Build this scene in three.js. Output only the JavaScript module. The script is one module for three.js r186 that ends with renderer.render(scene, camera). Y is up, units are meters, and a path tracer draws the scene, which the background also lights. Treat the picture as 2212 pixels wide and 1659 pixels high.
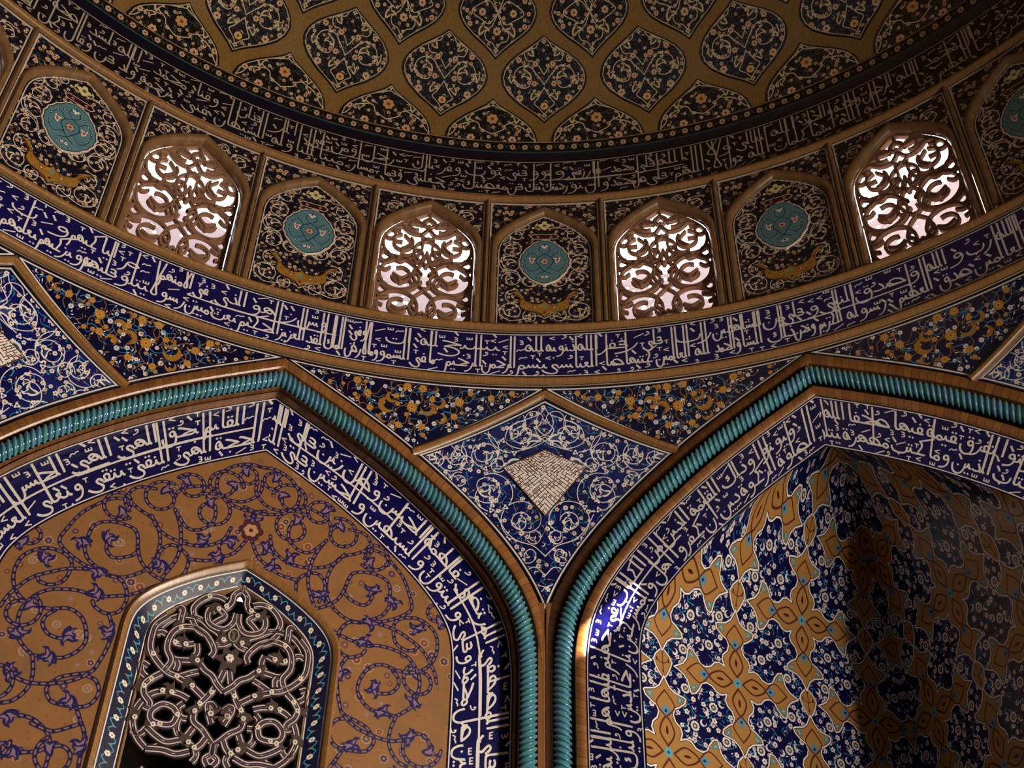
import * as THREE from 'three';
import { mergeGeometries, toCreasedNormals } from 'three/addons/utils/BufferGeometryUtils.js';
import { RectAreaLightUniformsLib } from 'three/addons/lights/RectAreaLightUniformsLib.js';

// ------------------------------------------------------------------ camera, sky, sun, daylight, exposure
const D = Math.PI / 180, EYE = 1.6, R0 = 9, scene = new THREE.Scene();
const V = (x, y, z) => new THREE.Vector3(x, y, z);
const camera = new THREE.PerspectiveCamera(2 * Math.atan(1659 / 2 / 2509.45) / D, 2212 / 1659, 0.1, 200);
{
  const pitch = 0.68968, yaw = -0.04868, roll = 0.02283;
  const fw = V(Math.sin(yaw) * Math.cos(pitch), Math.sin(pitch), -Math.cos(yaw) * Math.cos(pitch)), rt = V(Math.cos(yaw), 0, Math.sin(yaw)), up = rt.clone().cross(fw);
  const r2 = rt.clone().multiplyScalar(Math.cos(roll)).addScaledVector(up, Math.sin(roll)), u2 = up.clone().multiplyScalar(Math.cos(roll)).addScaledVector(rt, -Math.sin(roll));
  camera.quaternion.setFromRotationMatrix(new THREE.Matrix4().makeBasis(r2, u2, fw.clone().negate()));
  camera.position.set(0.1517, EYE, 3.302);
}
scene.add(camera);
scene.background = new THREE.Color(1, 0.97, 0.95);
scene.backgroundIntensity = 5;
const renderer = new THREE.WebGLRenderer({ antialias: true });
renderer.toneMapping = THREE.LinearToneMapping;
renderer.toneMappingExposure = 1;
renderer.shadowMap.enabled = true;
RectAreaLightUniformsLib.init();
const SUN_AT = V(0.92, 8.56, -9.41), SUN_FROM = V(8.86, 13.92, -2.12);       // a sunbeam through a drum window on the right falls on the jamb of the squinch
const sun = new THREE.DirectionalLight('#fff0dc', 90);
sun.position.copy(SUN_AT).addScaledVector(SUN_FROM.clone().sub(SUN_AT).normalize(), 40); sun.target.position.copy(SUN_AT);
sun.castShadow = true; Object.assign(sun.shadow.camera, { left: -14, right: 14, top: 14, bottom: -14, near: 1, far: 90 }); sun.shadow.mapSize.set(2048, 2048);
scene.add(sun, sun.target);
const DAY = { az: 67.5, s: 1.9, w: 2.6, h0: 0.5, h1: 6.2, light: 78, color: '#fff3e4', glow: 6 };   // the tall glazed window in the wall on the right, out of the picture

// ------------------------------------------------------------------ drawing kit: every texture is drawn in metres of its own surface
const rng = (s) => () => { s = (s + 0x6d2b79f5) | 0; let t = Math.imul(s ^ (s >>> 15), 1 | s); t = (t + Math.imul(t ^ (t >>> 7), 61 | t)) ^ t; return ((t ^ (t >>> 14)) >>> 0) / 4294967296; };
const C = { white: '#e2d6c8', cream: '#d8c6a4', cobalt: '#14147c', navy: '#0b0b45', night: '#08081c', tur: '#2a8c9e', tan: '#b5813c', ochre: '#a8722a', orange: '#c07a1c', brown: '#5a2a20', green: '#4d7d55', pale: '#8fb6b4', sky: '#3f7fc0' };
// a canvas of w x h pixels whose drawing units are metres: x0..x1 to the right, y0..y1 upwards
function sheet(w, h, x0, x1, y0, y1, bg) {
  const cv = document.createElement('canvas'); cv.width = w; cv.height = h;
  const c = cv.getContext('2d');
  if (bg) { c.fillStyle = bg; c.fillRect(0, 0, w, h); }
  c.setTransform(w / (x1 - x0), 0, 0, -h / (y1 - y0), -x0 * w / (x1 - x0), h + y0 * h / (y1 - y0));
  c.lineJoin = 'round'; c.lineCap = 'round';
  c.px = [w / (x1 - x0), h / (y1 - y0), x0, y1];
  return [cv, c];
}
function smooth(c, pts, close) {            // a soft curve through the points
  const n = pts.length, g = (i) => pts[close ? (i + n) % n : Math.max(0, Math.min(n - 1, i))];
  c.moveTo(pts[0][0], pts[0][1]);
  for (let i = 0; i < (close ? n : n - 1); i++) {
    const a = g(i - 1), b = g(i), d = g(i + 1), e = g(i + 2);
    c.bezierCurveTo(b[0] + (d[0] - a[0]) / 6, b[1] + (d[1] - a[1]) / 6, d[0] - (e[0] - b[0]) / 6, d[1] - (e[1] - b[1]) / 6, d[0], d[1]);
  }
  if (close) c.closePath();
}
function line(c, pts, w, col, close) { c.beginPath(); smooth(c, pts, close); c.lineWidth = w; c.strokeStyle = col; c.stroke(); }
function poly(c, pts, close = true) { c.beginPath(); pts.forEach((p, i) => (i ? c.lineTo(p[0], p[1]) : c.moveTo(p[0], p[1]))); if (close) c.closePath(); }
function disc(c, x, y, r, col) { c.beginPath(); c.arc(x, y, r, 0, 7); c.fillStyle = col; c.fill(); }
function rosette(c, x, y, r, n, col, mid, rim) {
  if (rim) { disc(c, x, y, r * 1.12, rim); }
  c.fillStyle = col;
  for (let i = 0; i < n; i++) { const a = (i / n) * Math.PI * 2 + x * 9; c.beginPath(); c.arc(x + Math.cos(a) * r * 0.62, y + Math.sin(a) * r * 0.62, r * (n > 6 ? 0.3 : 0.4), 0, 7); c.fill(); }
  disc(c, x, y, r * 0.6, col); disc(c, x, y, r * 0.28, mid);
}
function bud(c, x, y, r, a, col) {
  c.save(); c.translate(x, y); c.rotate(a); c.beginPath(); c.moveTo(-r, 0); c.quadraticCurveTo(0, r * 0.8, r * 1.2, 0); c.quadraticCurveTo(0, -r * 0.8, -r, 0); c.fillStyle = col; c.fill(); c.restore();
}
function crescent(c, x, y, r, a, col) {
  c.save(); c.translate(x, y); c.rotate(a); c.beginPath(); c.arc(0, 0, r, 0.75, 5.53); c.arc(r * 0.42, 0, r * 0.74, 5.1, 1.18, true); c.closePath(); c.fillStyle = col; c.fill(); c.restore();
}
// split palmette leaf: two curling lobes on a stem, outlined
function palmette(c, x, y, a, s, col, mid, flip = 1) {
  c.save(); c.translate(x, y); c.rotate(a); c.scale(s, s * flip);
  c.beginPath(); c.moveTo(-0.75, -0.1); c.bezierCurveTo(-0.3, -0.55, 0.3, -0.6, 0.55, -0.25); c.bezierCurveTo(0.8, -0.5, 1.1, -0.35, 1.2, 0.1); c.bezierCurveTo(0.95, -0.12, 0.7, -0.05, 0.55, 0.18);
  c.bezierCurveTo(0.75, 0.35, 0.7, 0.8, 0.25, 1.0); c.bezierCurveTo(0.38, 0.6, 0.1, 0.45, -0.1, 0.3); c.bezierCurveTo(-0.35, 0.3, -0.6, 0.12, -0.75, -0.1); c.closePath();
  c.fillStyle = col; c.fill();
  if (mid) { c.beginPath(); c.moveTo(-0.45, -0.08); c.quadraticCurveTo(0.05, -0.38, 0.4, -0.14); c.quadraticCurveTo(0.62, -0.25, 0.85, -0.14); c.quadraticCurveTo(0.5, 0, 0.36, 0.2); c.quadraticCurveTo(0.48, 0.4, 0.42, 0.6); c.quadraticCurveTo(0.3, 0.35, 0.0, 0.18); c.closePath(); c.fillStyle = mid; c.fill(); }
  c.restore();
}
// a scroll: a stem that winds in a ring and ends in a palmette
function scroll(c, x, y, r, a0, dir, w, col, mid, leaf = 0.5) {
  const pts = [];
  for (let i = 0; i <= 26; i++) { const k = i / 26, a = a0 + dir * k * 6.6, q = r * (1 - 0.12 * k - (k > 0.72 ? (k - 0.72) * 2.0 : 0)); pts.push([x + Math.cos(a) * q, y + Math.sin(a) * q]); }
  line(c, pts, w, col);
  const e = pts[26], d = pts[23];
  palmette(c, e[0], e[1], Math.atan2(e[1] - d[1], e[0] - d[0]), r * leaf, col, mid, dir);
  for (const t of [5, 13]) { const p = pts[t], q = pts[t + 1]; palmette(c, p[0], p[1], Math.atan2(q[1] - p[1], q[0] - p[0]) + dir * 0.5, r * leaf * 0.45, col, null, -dir); }
}
// thin coloured tendrils with small blossoms over the whole field
function filigree(c, x0, x1, y0, y1, n, seed, size, o) {
  const R = rng(seed), W = x1 - x0, H = y1 - y0, step = Math.sqrt(W * H / n);
  const spots = [];
  for (let gy = y0; gy < y1; gy += step) for (let gx = x0; gx < x1; gx += step) spots.push([gx + (R() * 0.9 + 0.05) * step, gy + (R() * 0.9 + 0.05) * step]);
  for (const [x, y] of spots) {
    const a = R() * 6.3, L = step * (0.8 + R() * 0.5), b = a + (R() < 0.5 ? 1 : -1) * (0.8 + R());
    line(c, [[x, y], [x + Math.cos(a) * L * 0.5, y + Math.sin(a) * L * 0.5], [x + Math.cos(a) * L * 0.6 + Math.cos(b) * L * 0.5, y + Math.sin(a) * L * 0.6 + Math.sin(b) * L * 0.5]], size * 0.16, o.vine[(R() * o.vine.length) | 0]);
    const e = [x + Math.cos(a) * L * 0.6 + Math.cos(b) * L * 0.5, y + Math.sin(a) * L * 0.6 + Math.sin(b) * L * 0.5];
    bud(c, e[0], e[1], size * 0.42, b, o.bud[(R() * o.bud.length) | 0]);
    bud(c, x + Math.cos(a + 0.9) * L * 0.4, y + Math.sin(a + 0.9) * L * 0.4, size * 0.36, a, o.bud[(R() * o.bud.length) | 0]);
  }
  for (const [x, y] of spots) {
    const k = R();
    if (k < 0.62) rosette(c, x, y, size * (0.5 + R() * 0.2), R() < 0.6 ? 6 : 5, o.flower[(R() * o.flower.length) | 0], o.mid, o.rim);
    else if (k < 0.75) crescent(c, x, y, size * 0.5, R() * 6, o.flower[(R() * o.flower.length) | 0]);
  }
}
// ------------------------------------------------------------------ a pen for the thuluth inscriptions (x to the left, y up, one unit = the height of a tooth x 2)
const BOWL_N = 'C.05 -.3 .2 -.95 .85 -.95 C1.4 -.95 1.6 -.4 1.5 .2';
const SK = {   // skeleton: [width joined, path joined, width final, path final, dot x joined, dot y joined, dot x final, dot y final]
  tooth: [0.75, 'M0 0 C.2 -.02 .3 .1 .36 .5 C.42 .05 .55 0 .75 0', 2.1, 'M.05 .55 C0 .1 .1 -.3 .9 -.34 C1.6 -.36 2 -.2 2.02 .4', 0.4, 0.9, 1.05, 0.35],
  nun: [0.75, 'M0 0 C.2 -.02 .3 .1 .36 .5 C.42 .05 .55 0 .75 0', 1.6, 'M0 .45 ' + BOWL_N, 0.4, 0.9, 0.85, 0.1],
  ya: [0.75, 'M0 0 C.2 -.02 .3 .1 .36 .5 C.42 .05 .55 0 .75 0', 1.8, 'M0 .1 C.1 .55 .65 .6 .62 .25 C.6 -.05 .05 -.2 .1 -.55 C.2 -1.05 1.3 -1 1.75 -.3', 0.4, -0.5, 0.9, -1.35],
  ha: [1.6, 'M1.35 .98 C1.05 1 .5 .7 -.2 .42 C.5 .34 1 .1 1.1 0 L1.6 0 M0 0 C.3 0 .8 -.02 1.1 0', 1.7, 'M1.35 .95 C1 1 .5 .75 -.1 .45 C.5 .45 1 .3 1.15 .1 C.3 .1 -.15 -.45 .1 -.9 C.4 -1.4 1.2 -1.35 1.65 -1', 0.7, -0.4, 0.8, -0.45],
  dal: [0.95, 'M.35 .95 C.2 .6 -.05 .4 .05 .12 C.3 -.1 .6 -.05 .95 .1', 0.95, 'M.35 .95 C.2 .6 -.05 .4 .05 .12 C.3 -.1 .6 -.05 .95 .1', 0.3, 1.35, 0.3, 1.35],
  ra: [0.75, 'M.02 .5 C.12 .0 .4 -.78 1.2 -.85', 0.75, 'M.02 .5 C.12 .0 .4 -.78 1.2 -.85', 0.3, 0.85, 0.3, 0.85],
  sin: [1.6, 'M0 0 C.15 0 .22 .1 .28 .45 C.32 0 .68 -.05 .74 .42 C.8 0 1.15 -.05 1.2 .4 C1.26 0 1.4 0 1.6 0', 2.9, 'M0 0 C.15 0 .22 .1 .28 .45 C.32 0 .68 -.05 .74 .42 C.8 0 1.15 -.05 1.25 .4 C1.3 -.3 1.5 -.95 2.1 -.95 C2.6 -.95 2.85 -.4 2.8 .25', 0.75, 0.95, 0.75, 0.95],
  sad: [2.0, 'M.1 .02 C.5 .95 1.3 1.05 1.45 .55 C1.5 .1 .6 0 0 0 M.3 0 L1.5 0 C1.6 .3 1.62 .4 1.66 .5 C1.7 .05 1.8 0 2 0', 3.1, 'M.1 .02 C.5 .95 1.3 1.05 1.45 .55 C1.5 .1 .6 0 0 0 M.3 0 L1.5 0 C1.5 -.5 1.8 -.95 2.4 -.95 C2.9 -.95 3.1 -.4 3 .25', 0.9, 1.3, 0.9, 1.3],
  ta: [1.8, 'M.1 .02 C.5 .95 1.3 1.05 1.45 .55 C1.5 .1 .6 0 0 0 M.3 0 L1.8 0 M.95 0 L.95 A', 1.8, 'M.1 .02 C.5 .95 1.3 1.05 1.45 .55 C1.5 .1 .6 0 0 0 M.3 0 L1.8 0 M.95 0 L.95 A', 0.4, 1.3, 0.4, 1.3],
  ain: [1.2, 'M.95 .88 C.5 1.12 .05 .85 .3 .52 C.5 .36 .85 .46 .95 .52 M.35 .46 C-.1 .25 0 0 .5 0 L1.2 0', 1.6, 'M.95 .88 C.5 1.12 .05 .85 .3 .52 C.5 .36 .85 .46 .95 .52 M.3 .5 C-.3 -.1 0 -.85 .6 -.95 C1 -1 1.4 -.85 1.6 -.6', 0.6, 1.35, 0.6, 1.35],
  ainm: [1.1, 'M0 0 L.2 0 C.45 .2 1 .62 .6 .68 C.15 .7 .35 .4 .62 .2 C.8 .05 .9 0 1.1 0', 1.5, 'M0 0 C.4 .2 .9 .62 .5 .68 C.05 .7 .3 .3 .6 .1 C.1 -.1 0 -.85 .6 -.95 C1 -1 1.3 -.85 1.5 -.6', 0.5, 1.1, 0.5, 1.1],
  fa: [1.0, 'M0 0 L1 0 M.5 0 C.05 .2 .1 .75 .45 .75 C.8 .75 .8 .25 .5 0', 2.3, 'M.35 .12 C-.05 .3 .1 .8 .42 .75 C.75 .7 .7 .25 .35 .12 C.1 -.3 .3 -.34 .9 -.36 C1.6 -.36 2.15 -.2 2.2 .35', 0.45, 1.2, 0.45, 1.2],
  qaf: [1.0, 'M0 0 L1 0 M.5 0 C.05 .2 .1 .75 .45 .75 C.8 .75 .8 .25 .5 0', 1.6, 'M.5 .15 C.05 .25 .1 .8 .42 .78 C.75 .75 .75 .3 .5 .15 M.12 .45 C0 -.2 .1 -.95 .85 -.95 C1.4 -.95 1.6 -.4 1.5 .1', 0.45, 1.2, 0.45, 1.2],
  kaf: [1.5, 'M-.9 B L.75 1.62 C.45 1.3 .35 1 .75 .45 C.95 .15 .9 0 .6 0 L0 0 M.6 0 L1.5 0', 2.2, 'M.12 A L.16 .2 C.2 -.25 .6 -.36 1.1 -.36 C1.7 -.36 2.1 -.1 2.1 .4 M.9 .9 C1.2 1.1 1.3 .8 1 .7 C.8 .55 1 .4 1.3 .45', 0.5, 1, 0.5, 1],
  lam: [0.55, 'M0 0 C.15 0 .25 .1 .26 .4 L.26 A M.26 .4 C.26 .08 .38 0 .55 0', 1.6, 'M.1 A L.1 .2 ' + BOWL_N, 0, 0, 0, 0],
  alif: [0.55, 'M.22 .0 L.22 A', 0.55, 'M0 0 C.12 0 .2 .08 .22 .4 L.22 A', 0, 0, 0, 0],
  mim: [0.9, 'M0 0 C.05 .5 .62 .5 .62 .15 C.6 -.2 .1 -.2 0 0 M.55 0 L.9 0', 1.1, 'M0 0 C.1 .5 .65 .45 .6 .05 C.5 -.3 .1 -.2 .05 .02 M.6 .1 C.7 -.3 .6 -.9 1.0 -1.3', 0, 0, 0, 0],
  he: [1.4, 'M0 0 C.3 .95 1.05 1.05 1.1 .6 C1.1 .15 .35 -.1 .3 .3 C.3 .75 .85 .6 .95 .25 C1 0 1.2 0 1.4 0', 0.95, 'M0 0 C.15 .3 .3 .8 .55 .95 C.95 .6 .95 .05 .55 .02 C.2 0 .2 .4 .55 .5', 0, 0, 0.5, 1.35],
  waw: [1.15, 'M.55 .18 C.1 .2 .1 .75 .45 .75 C.8 .72 .8 .25 .55 .18 M.13 .45 C.05 -.25 .3 -.8 1.25 -.82', 1.15, 'M.55 .18 C.1 .2 .1 .75 .45 .75 C.8 .72 .8 .25 .55 .18 M.13 .45 C.05 -.25 .3 -.8 1.25 -.82', 0, 0, 0, 0],
  lamalif: [1.5, 'M0 A L1.05 .35 C1.2 -.2 .25 -.25 .3 .15 C.4 .6 .8 1 1.0 A', 1.5, 'M0 A L1.05 .35 C1.2 -.2 .25 -.25 .3 .15 C.4 .6 .8 1 1.0 A', 0, 0, 0, 0],
};
const LT = {};
for (const row of 'ا alif 0|ب tooth -1|ت tooth 2|ث tooth 3|ن nun 1|ي ya -2|ى ya 0|ئ ya 0|ج ha -1|ح ha 0|خ ha 1|د dal 0|ذ dal 1|ر ra 0|ز ra 1|س sin 0|ش sin 3|ص sad 0|ض sad 1|ط ta 0|ظ ta 1|ع ain 0|غ ain 1|ف fa 1|ق qaf 2|ك kaf 0|ل lam 0|م mim 0|ه he 0|ة he 2|و waw 0|ء ra 0|ﻻ lamalif 0'.split('|')) { const [a, b, d] = row.split(' '); LT[a] = [b, +d]; }
const ENDS = 'ادذرزوءﻻة';
function shapeWord(word) {
  const letters = [...word.replace(/لا/g, 'ﻻ')], out = []; let joined = false, x = 0;
  letters.forEach((ch, i) => {
    const [k0, dots] = LT[ch] ?? LT['ا'], last = i === letters.length - 1, fin = last || ENDS.includes(ch), k = k0 === 'ain' && joined ? 'ainm' : k0, s = SK[k];
    const alone = k === 'alif' && !joined;
    const n = alone ? 0 : fin ? 2 : 0;
    out.push({ k, x, path: s[n + 1], dots: last && ch === 'ى' ? 0 : dots, dx: s[fin ? 6 : 4], dy: s[fin ? 7 : 5], tall: / A/.test(s[n + 1]), fin });
    x += s[n]; joined = !fin; if (fin && !last) x += 0.12;
  });
  return { out, w: x };
}
// one word: right end at xr, left end at xl (metres), base line y, unit u, the tall strokes reach up to top
function penWord(c, word, xr, xl, y, u, top, nib, col) {
  const { out, w } = shapeWord(word), sx = xl === undefined ? u : Math.max(0.45 * u, Math.min(2.4 * u, (xr - xl) / w));
  const A = (top - y) / u;
  c.lineCap = 'butt'; c.lineJoin = 'round'; c.strokeStyle = col; c.fillStyle = col;
  for (const g of out) {
    const p = new Path2D(), m = new DOMMatrix([-sx, 0, 0, u, xr - g.x * sx, y]);
    p.addPath(new Path2D(g.path.replace(/A/g, A.toFixed(2)).replace(/B/g, Math.min(2.3, A).toFixed(2))), m);
    c.lineWidth = nib; c.stroke(p);
    c.save(); c.translate(nib * 0.35, nib * 0.3); c.lineWidth = nib * 0.75; c.stroke(p); c.restore();
    if (g.tall) { const bx = xr - (g.x + ({ alif: 0.22, lam: g.fin ? 0.1 : 0.26, ta: 0.95, kaf: 0.12, lamalif: 1 }[g.k] ?? 0)) * sx; poly(c, [[bx - nib * 0.5, top + nib * 0.3], [bx + nib * 0.95, top - nib * 2.2], [bx + nib * 0.5, top - nib * 3.6], [bx - nib * 0.3, top - nib]]); c.fill(); }
    for (let i = 0; i < Math.abs(g.dots); i++) {
      const px = xr - (g.x + g.dx) * sx + (i - (Math.abs(g.dots) - 1) / 2) * nib * 1.9 * (i === 2 ? 0 : 1), yy = y + (g.dots < 0 ? -Math.abs(g.dy) - 0.15 : g.dy) * u + (i === 2 ? nib * 1.6 : 0), q = nib * 0.8;
      poly(c, [[px - q, yy], [px, yy + q], [px + q, yy], [px, yy - q]]); c.fill();
    }
  }
  return w * sx;
}
// vowel signs sown in what is left empty
function signs(c, cv, x0, x1, y0, y1, u, col, seed, n) {
  const R = rng(seed), [kx, ky, ox, oy] = c.px, W = cv.width, H = cv.height, g = c.getImageData(0, 0, W, H).data, lit = new Uint8Array(W * H);
  for (let i = 0; i < W * H; i++) lit[i] = g[i * 4] > 90 ? 1 : 0;
  const busy = (x, y, r) => {
    const a = Math.round((x - r - ox) * kx), b = Math.round((x + r - ox) * kx), d = Math.round((oy - y - r) * ky), e = Math.round((oy - y + r) * ky);
    if (a < 0 || b >= W || d < 0 || e >= H) return true;
    for (let j = d; j <= e; j += 2) for (let i = a; i <= b; i += 2) if (lit[j * W + i]) return true;
    return false;
  };
  c.strokeStyle = col; c.fillStyle = col; c.lineCap = 'butt';
  const marks = ['M-.28 .2 L.28 .2 M0 .2 L0 -.3', 'M.3 .25 L-.3 0 L.3 -.25', 'M-.6 -.25 L.6 .3', 'M-.25 .3 L.2 -.3', 'M-.3 .2 L-.3 -.15 L0 -.15 L0 .15 M0 -.15 L.3 -.15 L.3 .2', 'M-.35 -.3 C.2 -.25 .3 0 .15 .2 C0 .35 -.15 .15 .05 .05', 'M.45 .1 C.2 .35 .1 -.1 -.1 .05 C-.3 .2 -.4 0 -.5 -.2', 'M-.25 .3 C.3 .3 .2 0 -.1 0 C.3 0 .3 -.35 -.2 -.3'];
  for (let i = 0; i < n; i++) {
    const x = x0 + R() * (x1 - x0), y = y0 + R() * (y1 - y0), k = (R() * marks.length) | 0, r = u * [0.36, 0.38, 0.5, 0.3, 0.4, 0.4, 0.45, 0.4][k];
    if (busy(x, y, r)) continue;
    const p = new Path2D(); p.addPath(new Path2D(marks[k]), new DOMMatrix([u, 0, 0, u, x, y]));
    c.lineWidth = u * (k === 3 ? 0.26 : 0.15); c.stroke(p);
    const a = Math.round((x - r - ox) * kx), b = Math.round((x + r - ox) * kx), d = Math.round((oy - y - r) * ky), e = Math.round((oy - y + r) * ky);
    for (let j = d; j <= e; j++) for (let q = a; q <= b; q++) lit[j * W + q] = 1;
  }
}
// a two-tier inscription between x0 and x1, h high; words "tier text right left" in metres, or flowing from the right when they carry no place
function inscription(w, hpx, x0, x1, h, words, o) {
  const [cv, c] = sheet(w, hpx, x0, x1, 0, h, o.bg), u = h * 0.148, R = rng(o.seed);
  for (let i = 0; i < 260; i++) { c.globalAlpha = 0.05 + R() * 0.1; c.fillStyle = R() < 0.5 ? '#000018' : '#2a2290'; c.fillRect(x0 + R() * (x1 - x0), R() * h, h * (0.05 + R() * 0.25), h * (0.05 + R() * 0.2)); }
  c.globalAlpha = 1;
  const base = { L: h * 0.21, U: h * 0.59 }, top = h * 0.93, nib = h * (o.nib ?? 0.027), flow = { L: o.from ?? x1 - 0.1, U: (o.from ?? x1 - 0.1) - 0.25 };
  for (const [tier, text, r, l] of words) {
    const long = 'يى'.includes(text.slice(-1)) && tier === 'U' && R() < 0.7;
    if (r !== undefined) penWord(c, text, r, l, base[tier], u, top, nib, o.ink);
    else { const len = penWord(c, text, flow[tier], undefined, base[tier], u * 1, top, nib, o.ink); flow[tier] -= len + u * 0.35; }
    if (long) { const a = r === undefined ? flow[tier] + u * 1.2 : l, b = h * 0.475; line(c, [[a - u * 0.1, b + u * 0.25], [a - u * 0.2, b + u * 0.05], [a + u * 0.3, b - u * 0.12], [a + h * 1.1, b], [a + h * 2.1, b + u * 0.1]], nib * 1.05, o.ink); }
    if (flow.L < x0 && flow.U < x0) break;
  }
  signs(c, cv, x0, x1, h * 0.08, h * 0.94, u, o.ink, o.seed + 5, o.marks ?? 2600);
  for (const [y, t, k] of [[0, h * 0.02, '#050518'], [h * 0.028, h * 0.02, o.edge], [h * 0.98, h * 0.02, '#050518'], [h * 0.956, h * 0.02, o.edge]]) { c.fillStyle = k; c.fillRect(x0, y, x1 - x0, t); }
  return cv;
}
const KITE_RINGS = [[-1.19,9.05,0.12],[-1.26,9.05,0.22],[-0.79,9.12,0.16],[-0.86,9.17,0.26],[-0.32,9.45,0.16],[-0.47,9.48,0.32],[-0.76,8.63,0.18],[-0.68,8.59,0.27],[-0.31,8.23,0.12],[-0.3,8.24,0.27],[-0.21,7.78,0.1],[-0.09,9.59,0.21],[-1.45,8.98,0.1],[-0.57,9.33,0.03],[-1.13,8.74,0.1],[-0.79,8.92,0.03],[-0.51,8.41,0.04],[-0.69,8.36,0.07],[-0.41,9.16,0.07],[-0.47,7.99,0.08]];
const GOLD_FLOWERS = [[-1.84,9.69,0.09],[-1.93,10.0,0.07],[-1.71,9.99,0.07],[-2.47,9.81,0.07],[-1.19,9.84,0.08],[-2.63,9.98,0.07],[-2.41,9.59,0.06],[-1.25,9.62,0.06],[-2.0,9.4,0.06],[-1.68,9.42,0.06],[-1.04,9.98,0.05],[-0.75,9.93,0.06],[-0.46,10.01,0.05],[-2.07,9.83,0.05],[-1.57,9.84,0.05]];
const GOLD_CRESCENTS = [[-2.13,9.8,0.1],[-1.46,9.8,0.1],[-1.42,9.57,0.09],[-2.22,9.47,0.09],[-0.59,9.95,0.07],[-1.54,9.99,0.06],[-1.62,9.69,0.12],[-2.19,9.67,0.14]];
const WALL_VINES = [[[-1.8,6.89],[-1.77,7.19],[-1.58,7.29],[-1.32,7.25],[-1.24,7.06],[-1.24,6.95],[-1.34,6.87],[-1.48,6.84],[-1.56,6.92],[-1.59,7.08]],[[-1.8,6.89],[-1.73,6.76],[-1.57,6.65],[-1.48,6.61],[-1.29,6.62],[-1.09,6.76],[-1.01,6.94],[-1.01,7.18],[-1.12,7.41],[-1.31,7.52]],[[-1.57,6.65],[-1.78,6.69],[-2.07,6.89],[-2.03,7.12],[-1.94,7.32],[-1.83,7.45]],[[-2.19,6.44],[-2.16,6.38],[-2.04,6.36],[-1.92,6.43],[-1.88,6.56],[-1.88,6.66],[-1.95,6.75],[-2.12,6.8],[-2.26,6.77],[-2.4,6.65],[-2.44,6.46],[-2.4,6.29],[-2.3,6.16],[-2.16,6.09],[-1.97,6.08],[-1.78,6.12],[-1.63,6.05],[-1.54,5.9],[-1.52,5.75],[-1.59,5.63],[-1.7,5.55],[-1.86,5.53],[-2.0,5.52]],[[-1.66,5.78],[-1.78,5.76],[-1.91,5.79],[-1.99,5.88],[-1.99,5.98],[-1.91,6.07]],[[-2.0,5.52],[-2.16,5.65],[-2.23,5.8],[-2.25,6.0],[-2.18,6.17],[-2.05,6.29],[-1.87,6.34],[-1.7,6.35],[-1.56,6.32],[-1.4,6.35],[-1.16,6.43],[-0.93,6.59]],[[-0.94,6.77],[-0.99,6.97],[-0.93,7.11],[-0.81,7.14],[-0.67,7.04],[-0.64,6.92],[-0.68,6.77],[-0.78,6.69],[-0.91,6.68],[-1.05,6.75],[-1.17,6.87],[-1.24,7.04]],[[-1.17,7.48],[-1.07,7.33],[-0.92,7.24],[-0.69,7.19],[-0.48,7.22],[-0.3,7.35],[-0.24,7.53]],[[-0.93,7.63],[-0.83,7.43],[-0.78,7.23],[-0.78,6.98],[-0.89,6.7]],[[-0.9,7.59],[-0.85,7.52],[-0.74,7.41],[-0.61,7.41],[-0.48,7.52],[-0.45,7.66],[-0.48,7.79]],[[-0.64,7.0],[-0.43,7.03],[-0.28,7.11],[-0.14,7.21],[-0.03,7.41],[0.01,7.53]],[[-1.56,6.26],[-1.51,6.19],[-1.38,6.14],[-1.26,6.19],[-1.21,6.33],[-1.24,6.47],[-1.33,6.58],[-1.46,6.6]],[[-1.35,6.13],[-1.27,5.95],[-1.28,5.76],[-1.32,5.59],[-1.38,5.45],[-1.53,5.39],[-1.67,5.33],[-1.76,5.22],[-1.76,5.15],[-1.69,5.06],[-1.54,5.04],[-1.38,5.05],[-1.29,5.11],[-1.25,5.24],[-1.31,5.36],[-1.4,5.39]],[[-2.0,5.52],[-1.95,5.36],[-1.94,5.21],[-1.99,5.08],[-2.08,4.99],[-2.17,4.96]],[[-2.09,5.25],[-1.96,5.22],[-1.78,5.24],[-1.6,5.29],[-1.46,5.37],[-1.36,5.47]],[[-1.45,5.07],[-1.36,4.91],[-1.28,4.76],[-1.27,4.58],[-1.26,4.43]],[[-2.13,4.82],[-1.99,4.86],[-1.83,4.85],[-1.69,4.77],[-1.6,4.66],[-1.57,4.5],[-1.57,4.38]],[[-2.0,4.46],[-1.84,4.49],[-1.67,4.53],[-1.59,4.62]],[[-1.82,4.8],[-1.61,4.75],[-1.46,4.81],[-1.34,4.88]],[[-2.46,6.01],[-2.41,6.17],[-2.25,6.4],[-2.06,6.52],[-1.88,6.6],[-1.64,6.64]],[[-1.31,7.52],[-1.51,7.62],[-1.68,7.58],[-1.83,7.45]]];
const WALL_VINES_TOP = [[[-1.96,7.7],[-2.01,7.77],[-1.99,7.88],[-1.88,7.94],[-1.79,7.88],[-1.81,7.76],[-1.89,7.69]],[[-0.5,8.03],[-0.51,8.21],[-0.38,8.39],[-0.17,8.49],[0.04,8.48]],[[-0.5,8.03],[-0.38,7.92],[-0.15,7.93],[0.02,8.09],[0.03,8.28]],[[-0.97,7.77],[-0.91,7.92],[-0.7,8.02],[-0.5,8.03]],[[-1.2,7.85],[-1.41,7.82],[-1.51,7.63],[-1.43,7.48]],[[-0.5,8.03],[-0.35,7.88],[-0.09,7.81],[0.13,7.86]]];
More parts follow.
